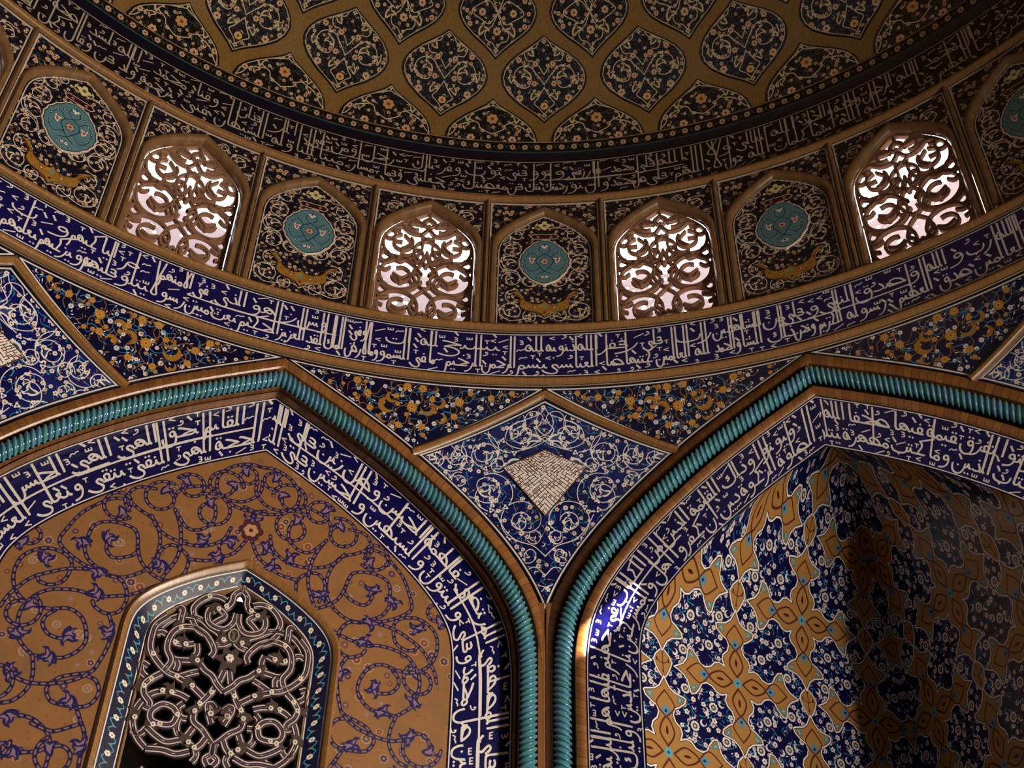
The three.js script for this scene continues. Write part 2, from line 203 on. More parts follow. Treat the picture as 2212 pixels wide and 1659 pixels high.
const WALL_LEAVES = [[-1.59,7.08],[-2.19,6.68],[-1.82,6.97],[-1.57,6.63],[-1.52,6.36],[-1.71,5.83],[-1.82,5.53],[-2.18,5.32],[-2.21,5.73],[-1.3,5.91],[-1.5,5.09],[-0.92,6.86],[-0.21,7.36],[-0.31,7.1],[-0.53,7.27],[-2.04,4.85],[-1.91,4.49],[-1.29,4.62],[0.0,7.68]];
const SCREEN_RIBS = [[[0.04,6.86],[0.05,6.78],[0.09,6.74],[0.12,6.68],[0.12,6.62],[0.17,6.53],[0.27,6.49],[0.36,6.44]],[[0.05,6.47],[0.07,6.34],[0.15,6.25],[0.25,6.25],[0.34,6.3],[0.37,6.4],[0.34,6.48],[0.27,6.49],[0.17,6.41],[0.23,6.35],[0.28,6.3]],[[0.19,6.6],[0.26,6.63],[0.38,6.62],[0.49,6.53],[0.54,6.43],[0.52,6.35]],[[0.31,6.24],[0.43,6.32],[0.57,6.34],[0.72,6.29],[0.83,6.18],[0.88,6.08]],[[0.71,6.39],[0.68,6.42],[0.65,6.4],[0.65,6.3],[0.64,6.19],[0.6,6.12]],[[0.02,6.25],[0.07,6.2],[0.04,6.13],[0.01,6.18],[0.02,6.25]],[[0.04,6.13],[0.14,6.11],[0.21,6.19],[0.31,6.24]],[[0.04,6.13],[0.11,6.07],[0.16,6.05],[0.27,6.03]],[[0.36,6.13],[0.45,6.18],[0.53,6.29]],[[0.06,5.77],[0.1,5.62],[0.16,5.49],[0.22,5.39],[0.26,5.33],[0.3,5.23],[0.29,5.13],[0.18,5.05],[0.09,4.95],[0.04,4.9]],[[0.03,5.5],[0.12,5.58],[0.19,5.67],[0.28,5.72],[0.38,5.81],[0.48,5.8],[0.63,5.79],[0.73,5.88],[0.75,5.94]],[[0.25,5.88],[0.22,5.95],[0.29,6.08],[0.38,6.16],[0.51,6.2],[0.65,6.16],[0.72,6.06],[0.73,5.89],[0.66,5.76],[0.71,5.63]],[[0.42,6.02],[0.4,5.91],[0.48,5.8]],[[0.45,6.01],[0.54,5.98],[0.66,5.98],[0.74,6.04],[0.82,6.08],[0.88,6.05]],[[0.79,6.28],[0.9,6.15],[0.92,6.01],[0.9,5.85],[0.78,5.7],[0.65,5.61],[0.56,5.59]],[[0.56,5.59],[0.41,5.67],[0.34,5.7]],[[0.56,5.59],[0.38,5.51],[0.24,5.41]],[[0.73,5.6],[0.83,5.51],[0.88,5.43],[0.86,5.33],[0.78,5.24],[0.79,5.18],[0.83,5.2]],[[0.83,5.51],[0.94,5.59],[0.95,5.69],[0.88,5.66]],[[0.39,5.36],[0.5,5.4],[0.68,5.4],[0.81,5.33],[0.89,5.21],[0.92,5.07],[0.89,4.95],[0.82,4.84],[0.72,4.75]],[[0.47,5.16],[0.53,5.23],[0.65,5.25],[0.75,5.15],[0.73,5.06],[0.63,5.03],[0.51,5.05],[0.47,5.16]],[[0.45,5.14],[0.45,5.01],[0.38,4.92],[0.22,4.83],[0.19,4.75],[0.23,4.68]],[[0.63,5.03],[0.74,4.99],[0.81,4.9],[0.88,4.9],[0.88,4.94]],[[0.4,4.89],[0.53,4.85],[0.65,4.9],[0.75,4.97]],[[0.57,4.82],[0.69,4.75]],[[0.28,5.05],[0.34,4.94],[0.4,4.89]],[[0.04,4.9],[0.04,4.79],[0.1,4.73],[0.06,4.66]],[[0.1,5.13],[0.14,5.22],[0.17,5.34],[0.13,5.35],[0.04,5.27],[-0.07,5.36]],[[0.13,4.96],[0.17,4.88],[0.22,4.83]],[[0.59,5.65],[0.58,5.73],[0.6,5.76]],[[0.43,5.31],[0.48,5.25],[0.43,5.15],[0.36,5.14]],[[0.27,4.79],[0.41,4.74],[0.54,4.76],[0.72,4.75]]];
const SCREEN_FLOWERS = [[0.26,6.48],[0.18,6.53],[0.14,6.11],[0.39,6.62],[0.63,6.17],[0.03,5.9],[0.54,5.98],[0.66,5.98],[0.38,5.81],[0.56,5.59],[0.38,5.51],[0.26,5.32],[0.3,5.23],[0.82,5.51],[0.88,5.42],[0.68,5.4],[0.58,5.4],[0.63,5.03],[0.7,5.01],[0.47,5.16],[0.3,4.88],[0.23,4.83],[0.86,5.8],[0.16,5.47],[-0.05,5.23],[0.13,5.23],[0.9,5.06]];
const LOWER = 'U الله 41.0 39.2|U رب 38.8 36.7|U و 36.5 35.3|U الله 35.1 33.4|U وصدق 32.8 27.3|L العالمين 41.2 36.9|L صدق 36.7 34.0|L العظيم 33.5 30.5|L رسوله 29.6 26.3|U النبي 27.3 24.2|U و 24.2 23.2|U على 22.9 21.0|U من 21.2 19.3|U الشاهدين 19.2 14.9|L الكريم 25.9 23.8|L ونحن 23.6 22.0|L ذلك 21.8 19.5|L الشا 19.1 17.3|L والحمد 17.2 15.0|U رب 14.8 11.6|L لله 14.5 13.2|L العالمين 12.8 9.8|U علي 10.5 8.7|L كتبها 9.5 7.1|U ر 8.3 7.0|L ضا 7.0 5.3|U غفر 7.4 5.0|L العبا 4.7 2.6|U الله 4.8 2.9|L سي 2.5 -0.3|U ذنوبه 2.7 0.1|U لله -0.1 -1.8|L بسم 0.2 -2.7|L الرحمن -2.6 -5.6|L الرحيم -5.6 -9.0|U يسبح -4.0 -9.6|U لله -9.6 -11.2|L ما -9.8 -10.3|L في -10.5 -12.0|L السمو -12.0 -14.8|U ات -12.0 -14.3|L وما -14.8 -15.5|U وفي -16.0 -17.4|L الارض -15.5 -17.7|L الملك -17.9 -19.3|L القد -19.4 -21.1|U وس -19.5 -22.1|L العزيز -21.3 -23.5|U ز -22.2 -23.8|L الحكيم -23.5 -27.1|U هو -24.1 -26.4|U الذي -26.7 -29.4|L بعث -27.2 -29.4|U في -30.0 -31.3|U الا -31.5 -32.1|L ميين -29.6 -31.6|U منهم -32.3 -34.3|L رسولا -31.7 -34.8|L يتلو -34.8 -37.4|U م -36.0 -37.8|L عليهم -37.5 -40.5|U ايا -38.0 -39.4|L ته -39.6 -40.3|U كيهم -39.7 -42.0|L ويز -40.4 -42.2|L كيهم -42.2 -44.1|U و -42.0 -43.5|L يعلمهم -44.2 -47.3|U ب -44.8 -46.9';
const UPPER = 'U محمد 9.1 6.8|U فار 5.8 4.2|U زقني 4.1 2.4|U و 2.1 0.7|U تو 0.6 -0.5|U و -0.6 -1.5|U عني -1.8 -3.9|U بو -4.4 -5.8|U ب -6.1 -8.2|L محمد 9.2 6.7|L وال 6.5 4.1|L نو 3.9 2.4|L رحمتك 2.3 -0.2|L بتك -0.4 -2.0|L عن -2.2 -3.8|L معصيتك -3.9 -8.4|L جعلني -10.3 -14.0|L وعما -14.5 -16.4|L مساء -17.4 -19.7|L ميتا -20.5 -23.1|L للنا -23.5 -25.4|U وفر -8.6 -10.7|U بارك -11.4 -13.6|U رحل -15.5 -18.8|U ومن -19.3 -21.9|U في -22.6 -24.2|L وله -25.6 -27.8|L الشيطان -28.5 -33.5|U عذاب -29.2 -31.6|U الر -25.4 -27.8|L قني -34.2 -36.8|U وقنا -33.5 -35.8|U محمد -36.8 -40.1|L برحمة -37.7 -41.0|L ولد -41.5 -43.1|L عن -43.6 -45.5|U الله -41.5 -43.8|U لسد -44.5 -46.6|L وقال -45.9 -48.5|L كل -49.0 -51.1|U صحة -47.8 -50.4|L الحسن -51.5 -55.0|U و -51.1 -52.7|L على 12.4 10.3|L اللهم 16.2 12.9|L صل 10.3 9.4|U الله 14.3 11.5|U على 11.3 9.2|L لا 18.1 16.7|L حول 19.9 18.2|L الله 22.7 20.5|U ولا 19.0 16.2|U تعالى 22.3 19.5|L كلمات 26.4 23.1|L اسما 29.2 26.7|U الله 25.5 23.0|U والحمد 29.2 26.2|L الله 31.7 29.6|L لله 33.8 32.0|L بسم 36.6 34.0|U وحده 32.0 29.4|U الرحمن 35.2 32.2|U الله 37.9 35.6|L قا 38.8 37.0|L العظيم 42.5 39.1|U محمد 41.6 38.4|U وال 43.8 41.8|L يا 44.3 42.7|L كريم 47.5 44.5|U نور 47.0 44.1';
// ------------------------------------------------------------------ the tile patterns
const VINE_BLUE = { vine: ['#2f8fb0', '#3f8fa0', '#2a6f9a'], bud: [C.tan, '#9c6a48', C.tur], flower: [C.white, C.white, '#cdbfb4'], mid: '#8a3a2c', rim: '#08082a' };
const VINE_NIGHT = { vine: ['#27504e', '#2c4468', '#3a3a50'], bud: ['#8a5530', '#6f5a2c', '#36605a', '#7a4a44'], flower: ['#c8a884', '#b98f6c', '#c9b08c'], mid: '#6a2a18', rim: '#05050f' };
const both = (f) => { f(1); f(-1); };
// the pendentive between two arches: gold-flowered field with the kite panel in it (u to the right, h upwards)
function pendentiveSheet(kite, fields) {
  const [cv, c] = sheet(2048, 1024, -3.68, 3.68, 6.5, 10.14, '#07072c');
  // gold field
  filigree(c, -3.68, 3.68, 8.8, 10.14, 560, 11, 0.055, { vine: ['#3a86a8', '#4a8ca4', '#33709c', '#8f6428'], bud: [C.white, C.tan, C.white, '#b0602c'], flower: [C.white, '#cfd0d0', C.tan], mid: '#c05a2c', rim: '#060628' });
  both((s) => {
    for (const [x, y, r] of GOLD_CRESCENTS) { const a = s > 0 ? 2.4 : 0.7; crescent(c, -s * x, y, r * 0.85, a + x * 3, '#9c6a24'); }
    for (const [x, y, r] of GOLD_FLOWERS) {
      for (let k = 0; k < 5; k++) { const a = k * 1.26 + x; line(c, [[-s * x, y], [-s * x + Math.cos(a) * r * 1.8, y + Math.sin(a) * r * 1.8], [-s * x + Math.cos(a + 0.5) * r * 3.2, y + Math.sin(a + 0.5) * r * 3.2]], 0.011, k % 2 ? '#3a86a8' : '#8f6428'); }
      rosette(c, -s * x, y, r * 0.92, 9, '#b57e2a', '#e8d8c0', null); disc(c, -s * x, y, r * 0.2, '#8a3a1c');
    }
  });
  // kite
  c.save(); poly(c, kite); c.clip(); c.fillStyle = '#0c0c4c'; c.fillRect(-3.7, 6, 7.4, 4.2);
  const R = rng(4); for (let i = 0; i < 500; i++) { c.globalAlpha = 0.08 + R() * 0.16; disc(c, (R() - 0.5) * 3.8, 6.7 + R() * 3.3, 0.05 + R() * 0.16, R() < 0.6 ? '#060628' : '#1a2480'); } c.globalAlpha = 1;
  filigree(c, -1.9, 1.9, 6.7, 10, 820, 12, 0.05, VINE_BLUE);
  const W = 0.0125;
  both((s) => {
    [...KITE_RINGS, [-0.3, 7.52, 0.1], [-0.66, 8.02, 0.12], [-0.96, 8.4, 0.12], [-1.05, 8.98, 0.1], [-0.14, 7.05, 0.05], [-0.62, 8.98, 0.1], [-0.14, 8.02, 0.09], [-1.32, 8.72, 0.09]].forEach(([x, y, r], i) => { if (r < 0.085) rosette(c, -s * x, y, 0.04, 3, C.white, '#14147e', '#0a0a40'); else scroll(c, -s * x, y, r, s > 0 ? i * 1.9 + 0.4 : Math.PI - i * 1.9 - 0.4, s * (i % 2 ? 1 : -1), W, C.white, '#2a3050', r > 0.2 ? 0.24 : 0.6); });
    line(c, [[0, 9.82], [-s * 0.06, 9.72], [-s * 0.2, 9.66], [-s * 0.35, 9.6], [-s * 0.5, 9.5], [-s * 0.52, 9.3], [-s * 0.3, 9.22], [-s * 0.12, 9.3], [0, 9.38]], W, C.white);
    line(c, [[0, 9.62], [-s * 0.12, 9.5], [-s * 0.08, 9.4], [0, 9.32], [s * 0.12, 9.26], [s * 0.3, 9.2]], W, C.white);
    line(c, [[0, 7.75], [-s * 0.14, 7.9], [-s * 0.36, 7.98], [-s * 0.5, 8.1], [-s * 0.62, 8.3]], W, C.white);
    line(c, [[0, 7.5], [-s * 0.1, 7.62], [-s * 0.2, 7.6], [-s * 0.16, 7.45], [0, 7.35], [s * 0.08, 7.25], [0, 7.1]], W, C.white);
    palmette(c, -s * 0.1, 7.3, s > 0 ? 2.3 : 0.8, 0.09, C.white, '#39406a', s); palmette(c, -s * 0.13, 9.36, s > 0 ? 2.6 : 0.5, 0.13, C.white, '#39406a', s);
    palmette(c, -s * 0.42, 9.02, s > 0 ? 3.6 : -0.5, 0.13, C.white, '#39406a', s); palmette(c, -s * 1.52, 8.99, s > 0 ? 3.1 : 0, 0.11, C.white, '#39406a', s);
  });
  c.restore();
  for (const [q, ins] of [[kite, 0], ...fields.map((f) => [f, 0])]) { c.save(); poly(c, q); c.clip(); poly(c, q); c.lineJoin = 'miter'; c.lineWidth = 0.105; c.strokeStyle = '#05051c'; c.stroke(); c.lineWidth = 0.075; c.strokeStyle = '#d8ccc0'; c.stroke(); c.lineWidth = 0.032; c.strokeStyle = '#05051c'; c.stroke(); c.restore(); }
  return cv;
}
// the square-script kite in the middle of the spandrel: brown bars on white
function kuficSheet() {
  const [cv, c] = sheet(640, 640, -0.58, 0.58, 8.25, 9.21, C.white), R = rng(8), T = [0, 9.19], B = [0, 8.27], L = [-0.56, 8.94], Q = [0.56, 8.94];
  c.strokeStyle = '#54241c'; c.lineCap = 'butt'; c.lineWidth = 0.0105;
  const N = 36, at = (i, j) => { const a = i / N, b = j / N; return [0, 1].map((k) => (T[k] * (1 - a) + Q[k] * a) * (1 - b) + (L[k] * (1 - a) + B[k] * a) * b); };
  const seg = (p, q) => { c.beginPath(); c.moveTo(...p); c.lineTo(...q); c.stroke(); };
  for (let i = 1; i < N; i++) for (let j = 1; j < N; j++) {   // bars follow the nearer pair of edges, so the four fields turn about the middle
    const turn = (i + j < N) === (i < j), k = turn ? j : i, m = turn ? i : j, put = (x, y) => (turn ? at(y, x) : at(x, y));
    if (k % 2) { if (R() < 0.88) seg(put(k, m - 0.5), put(k, m + 0.5)); }
    else if (R() < 0.3) seg(put(k - 1, m), put(k + 1, m));
  }
  c.lineWidth = 0.02; c.strokeStyle = '#3a2420'; poly(c, [T, L, B, Q]); c.stroke();
  return cv;
}
// the arched blind panel of the drum (x from its middle, y from its foot)
function drumPanelSheet() {
  const [cv, c] = sheet(768, 1200, -0.76, 0.76, 0, 2.375, C.night);
  filigree(c, -0.76, 0.76, 0, 2.4, 460, 21, 0.042, VINE_NIGHT);
  const w = 0.0135, ink = '#d2bea6', mid = '#2a1a10';
  both((s) => {
    for (const [x, y, r, a, d] of [[-0.42, 1.92, 0.12, 0.4, 1], [-0.5, 1.6, 0.155, 2.6, -1], [-0.52, 1.28, 0.165, 0.9, 1], [-0.5, 0.96, 0.14, 3.2, -1], [-0.44, 0.6, 0.14, 1.2, 1], [-0.5, 0.3, 0.16, 4.2, -1], [-0.2, 0.22, 0.12, 0.2, 1], [-0.21, 0.93, 0.125, 0.4, -1], [-0.62, 1.82, 0.1, 5, 1], [-0.3, 2.1, 0.07, 2, -1]])
      scroll(c, s * x, y, r, s > 0 ? a : Math.PI - a, s * d, w, ink, mid, 0.62);
    line(c, [[0, 0.16], [s * 0.1, 0.22], [s * 0.28, 0.16], [s * 0.5, 0.12], [s * 0.64, 0.22]], w, ink);
    line(c, [[0, 0.84], [s * 0.1, 0.92], [s * 0.2, 1.06], [s * 0.32, 0.95], [s * 0.42, 1.12], [s * 0.6, 1.2], [s * 0.64, 1.4], [s * 0.46, 1.45]], w, ink);
  });
  // bracket and palmette above the medallion
  poly(c, [[-0.22, 1.87], [-0.17, 1.92], [0.17, 1.92], [0.22, 1.87], [0.17, 1.82], [-0.17, 1.82]]); c.fillStyle = '#301010'; c.fill(); c.lineWidth = w; c.strokeStyle = ink; c.stroke();
  both((s) => rosette(c, s * 0.1, 1.87, 0.025, 6, '#c07a6a', '#301010', null));
  rosette(c, 0, 2.12, 0.1, 4, '#d8c890', '#6a5a20', '#08081c'); both((s) => palmette(c, s * 0.09, 2.08, s > 0 ? 0.1 : 3.04, 0.09, '#d8c890', '#4a3a10', s));
  rosette(c, 0, 0.87, 0.075, 4, '#e0ccb4', '#a04a3a', '#08081c');
  return cv;
}
const MEDALLION = (n = 15) => { const p = [], q = []; for (let i = 0; i <= n; i++) { const t = i / n, y = 1 - 2 * t, w = 0.385 * Math.pow(Math.sin(Math.PI * Math.min(1, Math.max(0, 0.04 + t * 0.92))), 0.8) * (t === 0 || t === 1 ? 0 : 1), b = (i % 2) * 0.014; p.push([w + b * (w > 0.05 ? 1 : 0), y * 0.475]); } for (let i = n - 1; i > 0; i--) q.push([-p[i][0], p[i][1]]); return [...p, ...q]; };
function medallionSheet() {
  const [cv, c] = sheet(400, 480, -0.42, 0.42, -0.5, 0.5, '#587c80'), dark = '#17304a', R = rng(31);
  for (let i = 0; i < 160; i++) { c.globalAlpha = 0.18; disc(c, (R() - 0.5) * 0.84, (R() - 0.5), 0.03 + R() * 0.06, ['#5c8478', '#46708a', '#6a8e92', '#4c7476'][(R() * 4) | 0]); } c.globalAlpha = 1;
  both((s) => {
    line(c, [[0, 0.16], [s * 0.09, 0.1], [s * 0.13, 0], [s * 0.06, -0.12], [0, -0.2], [-s * 0.1, -0.26]], 0.014, dark);
    line(c, [[0, 0.16], [s * 0.08, 0.24], [s * 0.05, 0.34], [0, 0.38]], 0.012, dark);
    line(c, [[s * 0.1, 0.1], [s * 0.2, 0.2], [s * 0.28, 0.1], [s * 0.3, 0]], 0.011, dark);
    line(c, [[s * 0.07, -0.12], [s * 0.18, -0.2], [s * 0.26, -0.15], [s * 0.3, -0.05]], 0.011, dark);
    palmette(c, s * 0.19, 0.02, s > 0 ? 1.2 : 1.9, 0.075, '#e6cdbc', '#a05a4a', s);
    for (const [x, y] of [[0.15, 0.26], [0.29, 0.08], [0.27, -0.09], [0.18, -0.24], [0.22, 0.18], [0.1, -0.36]]) { disc(c, s * x, y, 0.02, dark); disc(c, s * x, y, 0.01, '#d8d0c4'); }
    for (const [x, y] of [[0.03, -0.32], [0.03, 0.33]]) rosette(c, s * x, y, 0.028, 4, '#ecdcd0', '#a05050', dark);
  });
  rosette(c, 0, 0, 0.06, 6, '#b89078', '#5a2a20', dark); disc(c, 0, 0.3, 0.022, '#ecdcd0');
  line(c, MEDALLION(), 0.036, '#d8c0a8', true); line(c, MEDALLION().map(([x, y]) => [x * 0.93, y * 0.94]), 0.012, '#143040', true);
  return cv;
}
const CRESCENT = [[-0.5, 0.5], [-0.4, 0.475], [-0.34, 0.4], [-0.28, 0.3], [-0.16, 0.24], [-0.05, 0.24], [0, 0.29], [0.05, 0.24], [0.16, 0.24], [0.28, 0.3], [0.34, 0.4], [0.4, 0.475], [0.5, 0.5], [0.36, 0.36], [0.36, 0.2], [0.28, 0.12], [0.16, 0.09], [0.06, 0.05], [0, -0.02], [-0.06, 0.05], [-0.16, 0.09], [-0.28, 0.12], [-0.36, 0.2], [-0.36, 0.36]];
function crescentSheet() {
  const [cv, c] = sheet(400, 256, -0.55, 0.55, -0.05, 0.55, '#96682a'), R = rng(33);
  for (let i = 0; i < 90; i++) { c.globalAlpha = 0.2; disc(c, (R() - 0.5), R() * 0.5, 0.02 + R() * 0.05, ['#c89a3c', '#8a5a1c', '#a88a50'][(R() * 3) | 0]); } c.globalAlpha = 1;
  both((s) => { for (const [x, y] of [[0.3, 0.24], [0.22, 0.15], [0.1, 0.2], [0.33, 0.33], [0.17, 0.22]]) bud(c, s * x, y, 0.018, x * 20, '#5a2a10'); disc(c, s * 0.14, 0.165, 0.02, '#5a2a10'); disc(c, s * 0.14, 0.165, 0.013, '#f0e0c8'); });
  disc(c, 0, 0.07, 0.022, '#5a2a10'); disc(c, 0, 0.18, 0.03, '#5f8a70');
  line(c, CRESCENT, 0.012, '#4a3010', true);
  return cv;
}
// the corners above the arched bays
function cornerSheet(kind) {
  const [cv, c] = sheet(768, 512, -0.83, 0.83, 1.55, 2.6, C.night);
  filigree(c, -0.84, 0.84, 1.5, 2.6, 190, 41 + kind, kind ? 0.045 : 0.062, VINE_NIGHT);
  if (kind) both((s) => { scroll(c, s * 0.56, 2.27, 0.13, s > 0 ? 1 : 2.1, s, 0.016, '#cdb89a', '#20120c', 0.8); scroll(c, s * 0.3, 2.44, 0.07, s > 0 ? 3 : 0, -s, 0.014, '#cdb89a', '#20120c', 0.8); scroll(c, s * 0.71, 2.0, 0.07, 0.5, s, 0.014, '#cdb89a', '#20120c', 0.8); });
  return cv;
}
// dome panels: 0 the lozenge with ring scrolls, 1 the lozenge with the quatrefoil, 2 the half panel of the lowest row (x in -1..1 of the half width, y 0..1 from tip to tip)
function domeSheet(kind, outline) {
  const [cv, c] = sheet(512, 576, -0.5, 0.5, kind === 2 ? 0.5 : 0, kind === 2 ? 1.06 : 1.12, '#050509'), w = 0.0115, ink = '#c9b48c', mid = '#3a2612';
  filigree(c, -0.5, 0.5, 0, 1.12, 230, 51 + kind, 0.034, { ...VINE_NIGHT, flower: ['#c8a884', '#b98f6c', '#07070f', '#c9b08c'] });
  const Y = (y) => (kind === 2 ? 0.5 + y * 0.5 : y) * 1;
  both((s) => {
    if (kind === 0) {
      scroll(c, s * 0.22, 0.53, 0.13, s > 0 ? 2.9 : 0.2, -s, w, ink, mid, 0.6);
      line(c, [[0, 0.56], [s * 0.1, 0.7], [s * 0.2, 0.72], [s * 0.22, 0.82], [s * 0.1, 0.86], [s * 0.06, 0.94], [0, 1.0]], w, ink);
      line(c, [[0, 0.42], [s * 0.07, 0.3], [s * 0.11, 0.24], [s * 0.05, 0.18], [0, 0.1]], w, ink); line(c, [[0, 0.45], [s * 0.08, 0.56], [s * 0.12, 0.6]], w, ink);
      palmette(c, s * 0.12, 0.32, s > 0 ? 1.9 : 1.2, 0.07, ink, mid, s); palmette(c, s * 0.15, 0.8, s > 0 ? 0.6 : 2.5, 0.07, ink, mid, s); palmette(c, s * 0.37, 0.5, s > 0 ? 1.4 : 1.7, 0.06, ink, mid, s);
      for (const [x, y, r] of [[0.1, 0.68, 0.035], [0.11, 0.46, 0.033], [0.29, 0.72, 0.035], [0.27, 0.3, 0.042], [0.4, 0.4, 0.03], [0.17, 0.47, 0.025]]) rosette(c, s * x, y, r, 6, '#c8a078', '#5a2a18', '#07070f');
    } else if (kind === 1) {
      line(c, [[0, 0.5], [s * 0.1, 0.62], [s * 0.2, 0.6], [s * 0.32, 0.5], [s * 0.2, 0.42], [s * 0.1, 0.38], [0, 0.5]], w, ink);
      line(c, [[0, 0.5], [s * 0.06, 0.36], [s * 0.14, 0.28], [s * 0.12, 0.2], [s * 0.05, 0.17], [0, 0.1]], w, ink); line(c, [[0, 0.5], [s * 0.08, 0.68], [s * 0.16, 0.78], [s * 0.08, 0.9], [0, 0.98]], w, ink);
      palmette(c, s * 0.18, 0.3, s > 0 ? 1.9 : 1.2, 0.09, ink, mid, s); palmette(c, s * 0.18, 0.74, s > 0 ? 0.5 : 2.6, 0.09, ink, mid, s);
      for (const [x, y, r] of [[0.19, 0.5, 0.05], [0, 0.3, 0.055], [0.38, 0.5, 0.03], [0.33, 0.36, 0.035], [0.33, 0.64, 0.035]]) rosette(c, s * x, y, r, 7, '#c8a078', '#6a3a20', '#07070f');
    } else {
      line(c, [[0, 0.93], [s * 0.14, 0.87], [s * 0.22, 0.83], [s * 0.24, 0.75], [s * 0.15, 0.7], [s * 0.12, 0.64], [0, 0.58]], w, ink); line(c, [[s * 0.2, 0.72], [s * 0.34, 0.66], [s * 0.42, 0.55], [s * 0.46, 0.52]], w, ink);
      palmette(c, s * 0.26, 0.77, s > 0 ? 1.4 : 1.75, 0.075, ink, mid, s); palmette(c, s * 0.28, 0.67, s > 0 ? -0.3 : 3.4, 0.06, ink, mid, -s);
      for (const [x, y, r] of [[0.4, 0.64, 0.035], [0.22, 0.52, 0.045], [0.28, 0.86, 0.022]]) rosette(c, s * x, y, r, 6, '#c8a078', '#5a2a18', '#07070f');
    }
  });
  if (kind === 2) { rosette(c, 0, 0.765, 0.07, 7, '#c09058', '#8a3a10', '#07070f'); } else { rosette(c, 0, kind ? 0.74 : 0.21, 0.05, 8, '#d0a060', '#6a3a20', '#07070f'); rosette(c, 0, 0.09, 0.03, 4, '#c9b48c', '#3a2612', null); }
  rosette(c, 0, kind === 2 ? 0.965 : 0.93, 0.028, 4, '#c9b48c', '#5a2a20', null);
  line(c, outline.map(([x, y]) => [x * 0.488, y]), 0.03, '#040406', true); poly(c, outline.map(([x, y]) => [x * 0.462, 0.5 + (y - 0.5) * 0.955 + (kind === 2 ? 0 : 0)])); c.lineWidth = 0.011; c.strokeStyle = '#b9a282'; c.stroke();
  return cv;
}
// glazed brick: upright bricks along u, soft mottling; bands add greyer strips, pale and dark edge lines
function brickSheet(cols, size, seed, joint, bands) {
  const [cv, c] = sheet(512, 128, 0, 1, 0, 0.25, cols[0]), R = rng(seed);
  for (let i = 0; i < 1 / size; i++) { c.globalAlpha = 0.5; c.fillStyle = cols[(R() * cols.length) | 0]; c.fillRect(i * size, 0, size, 0.25); c.globalAlpha = joint; c.fillStyle = '#40200c'; c.fillRect(i * size, 0, size * 0.12, 0.25); }
  if (bands) for (const [y, h, k] of [[0, 0.012, '#0c0a18'], [0.012, 0.02, '#b8a894'], [0.032, 0.012, '#1a1410'], [0.044, 0.05, '#7a6650'], [0.19, 0.016, '#6a5844'], [0.206, 0.012, '#1a1410'], [0.218, 0.02, '#b8a894'], [0.238, 0.012, '#0c0a18']]) { c.globalAlpha = h > 0.04 ? 0.45 : 0.85; c.fillStyle = k; c.fillRect(0, y, 1, h); }
  for (let i = 0; i < 700; i++) { c.globalAlpha = 0.12; disc(c, R(), R() * 0.25, 0.004 + R() * 0.016, cols[(R() * cols.length) | 0]); }
  return cv;
}
function domeGroundSheet() {
  const [cv, c] = sheet(512, 512, 0, 1, 0, 1, '#80602c'), R = rng(61);
  for (let i = 0; i < 3200; i++) { c.globalAlpha = 0.3; c.fillStyle = ['#9c7434', '#543a18', '#8a7238', '#6a4c28', '#7a3f18'][(R() * 5) | 0]; c.fillRect(R(), R(), 0.006, 0.03 + R() * 0.09); }
  return cv;
}
// border of small rosettes (dome foot; the lattice window's frame)
function borderSheet(kind) {
  const [cv, c] = sheet(512, 64, 0, 1.6, 0, 0.2, kind ? '#08082e' : '#050509');
  for (let i = 0; i < 8; i++) {
    const x = (i + 0.5) * 0.2, s = i % 2 ? 1 : -1;
    line(c, [[x - 0.1, 0.1], [x - 0.05, 0.1 + s * 0.05], [x, 0.1]], 0.012, kind ? '#3f9fb0' : '#2a4a6a'); line(c, [[x, 0.1], [x + 0.05, 0.1 - s * 0.05], [x + 0.1, 0.1]], 0.012, kind ? '#3f9fb0' : '#2c5048');
    bud(c, x + 0.1, 0.1, 0.026, 1.57, kind ? '#9c6a48' : '#8a6030'); bud(c, x + 0.05, 0.15 - (s + 1) * 0.05, 0.018, 1, '#7a4a38');
    rosette(c, x, 0.1, kind ? 0.033 : 0.05, 6, kind ? '#e6dccb' : '#c8a884', kind ? '#b0702c' : '#6a2a18', '#060618');
  }
  for (const y of kind ? [0.012, 0.188] : [0.01, 0.19]) line(c, [[0, y], [1.6, y]], 0.014, kind ? '#e2d6c8' : '#b09070');
  return cv;
}
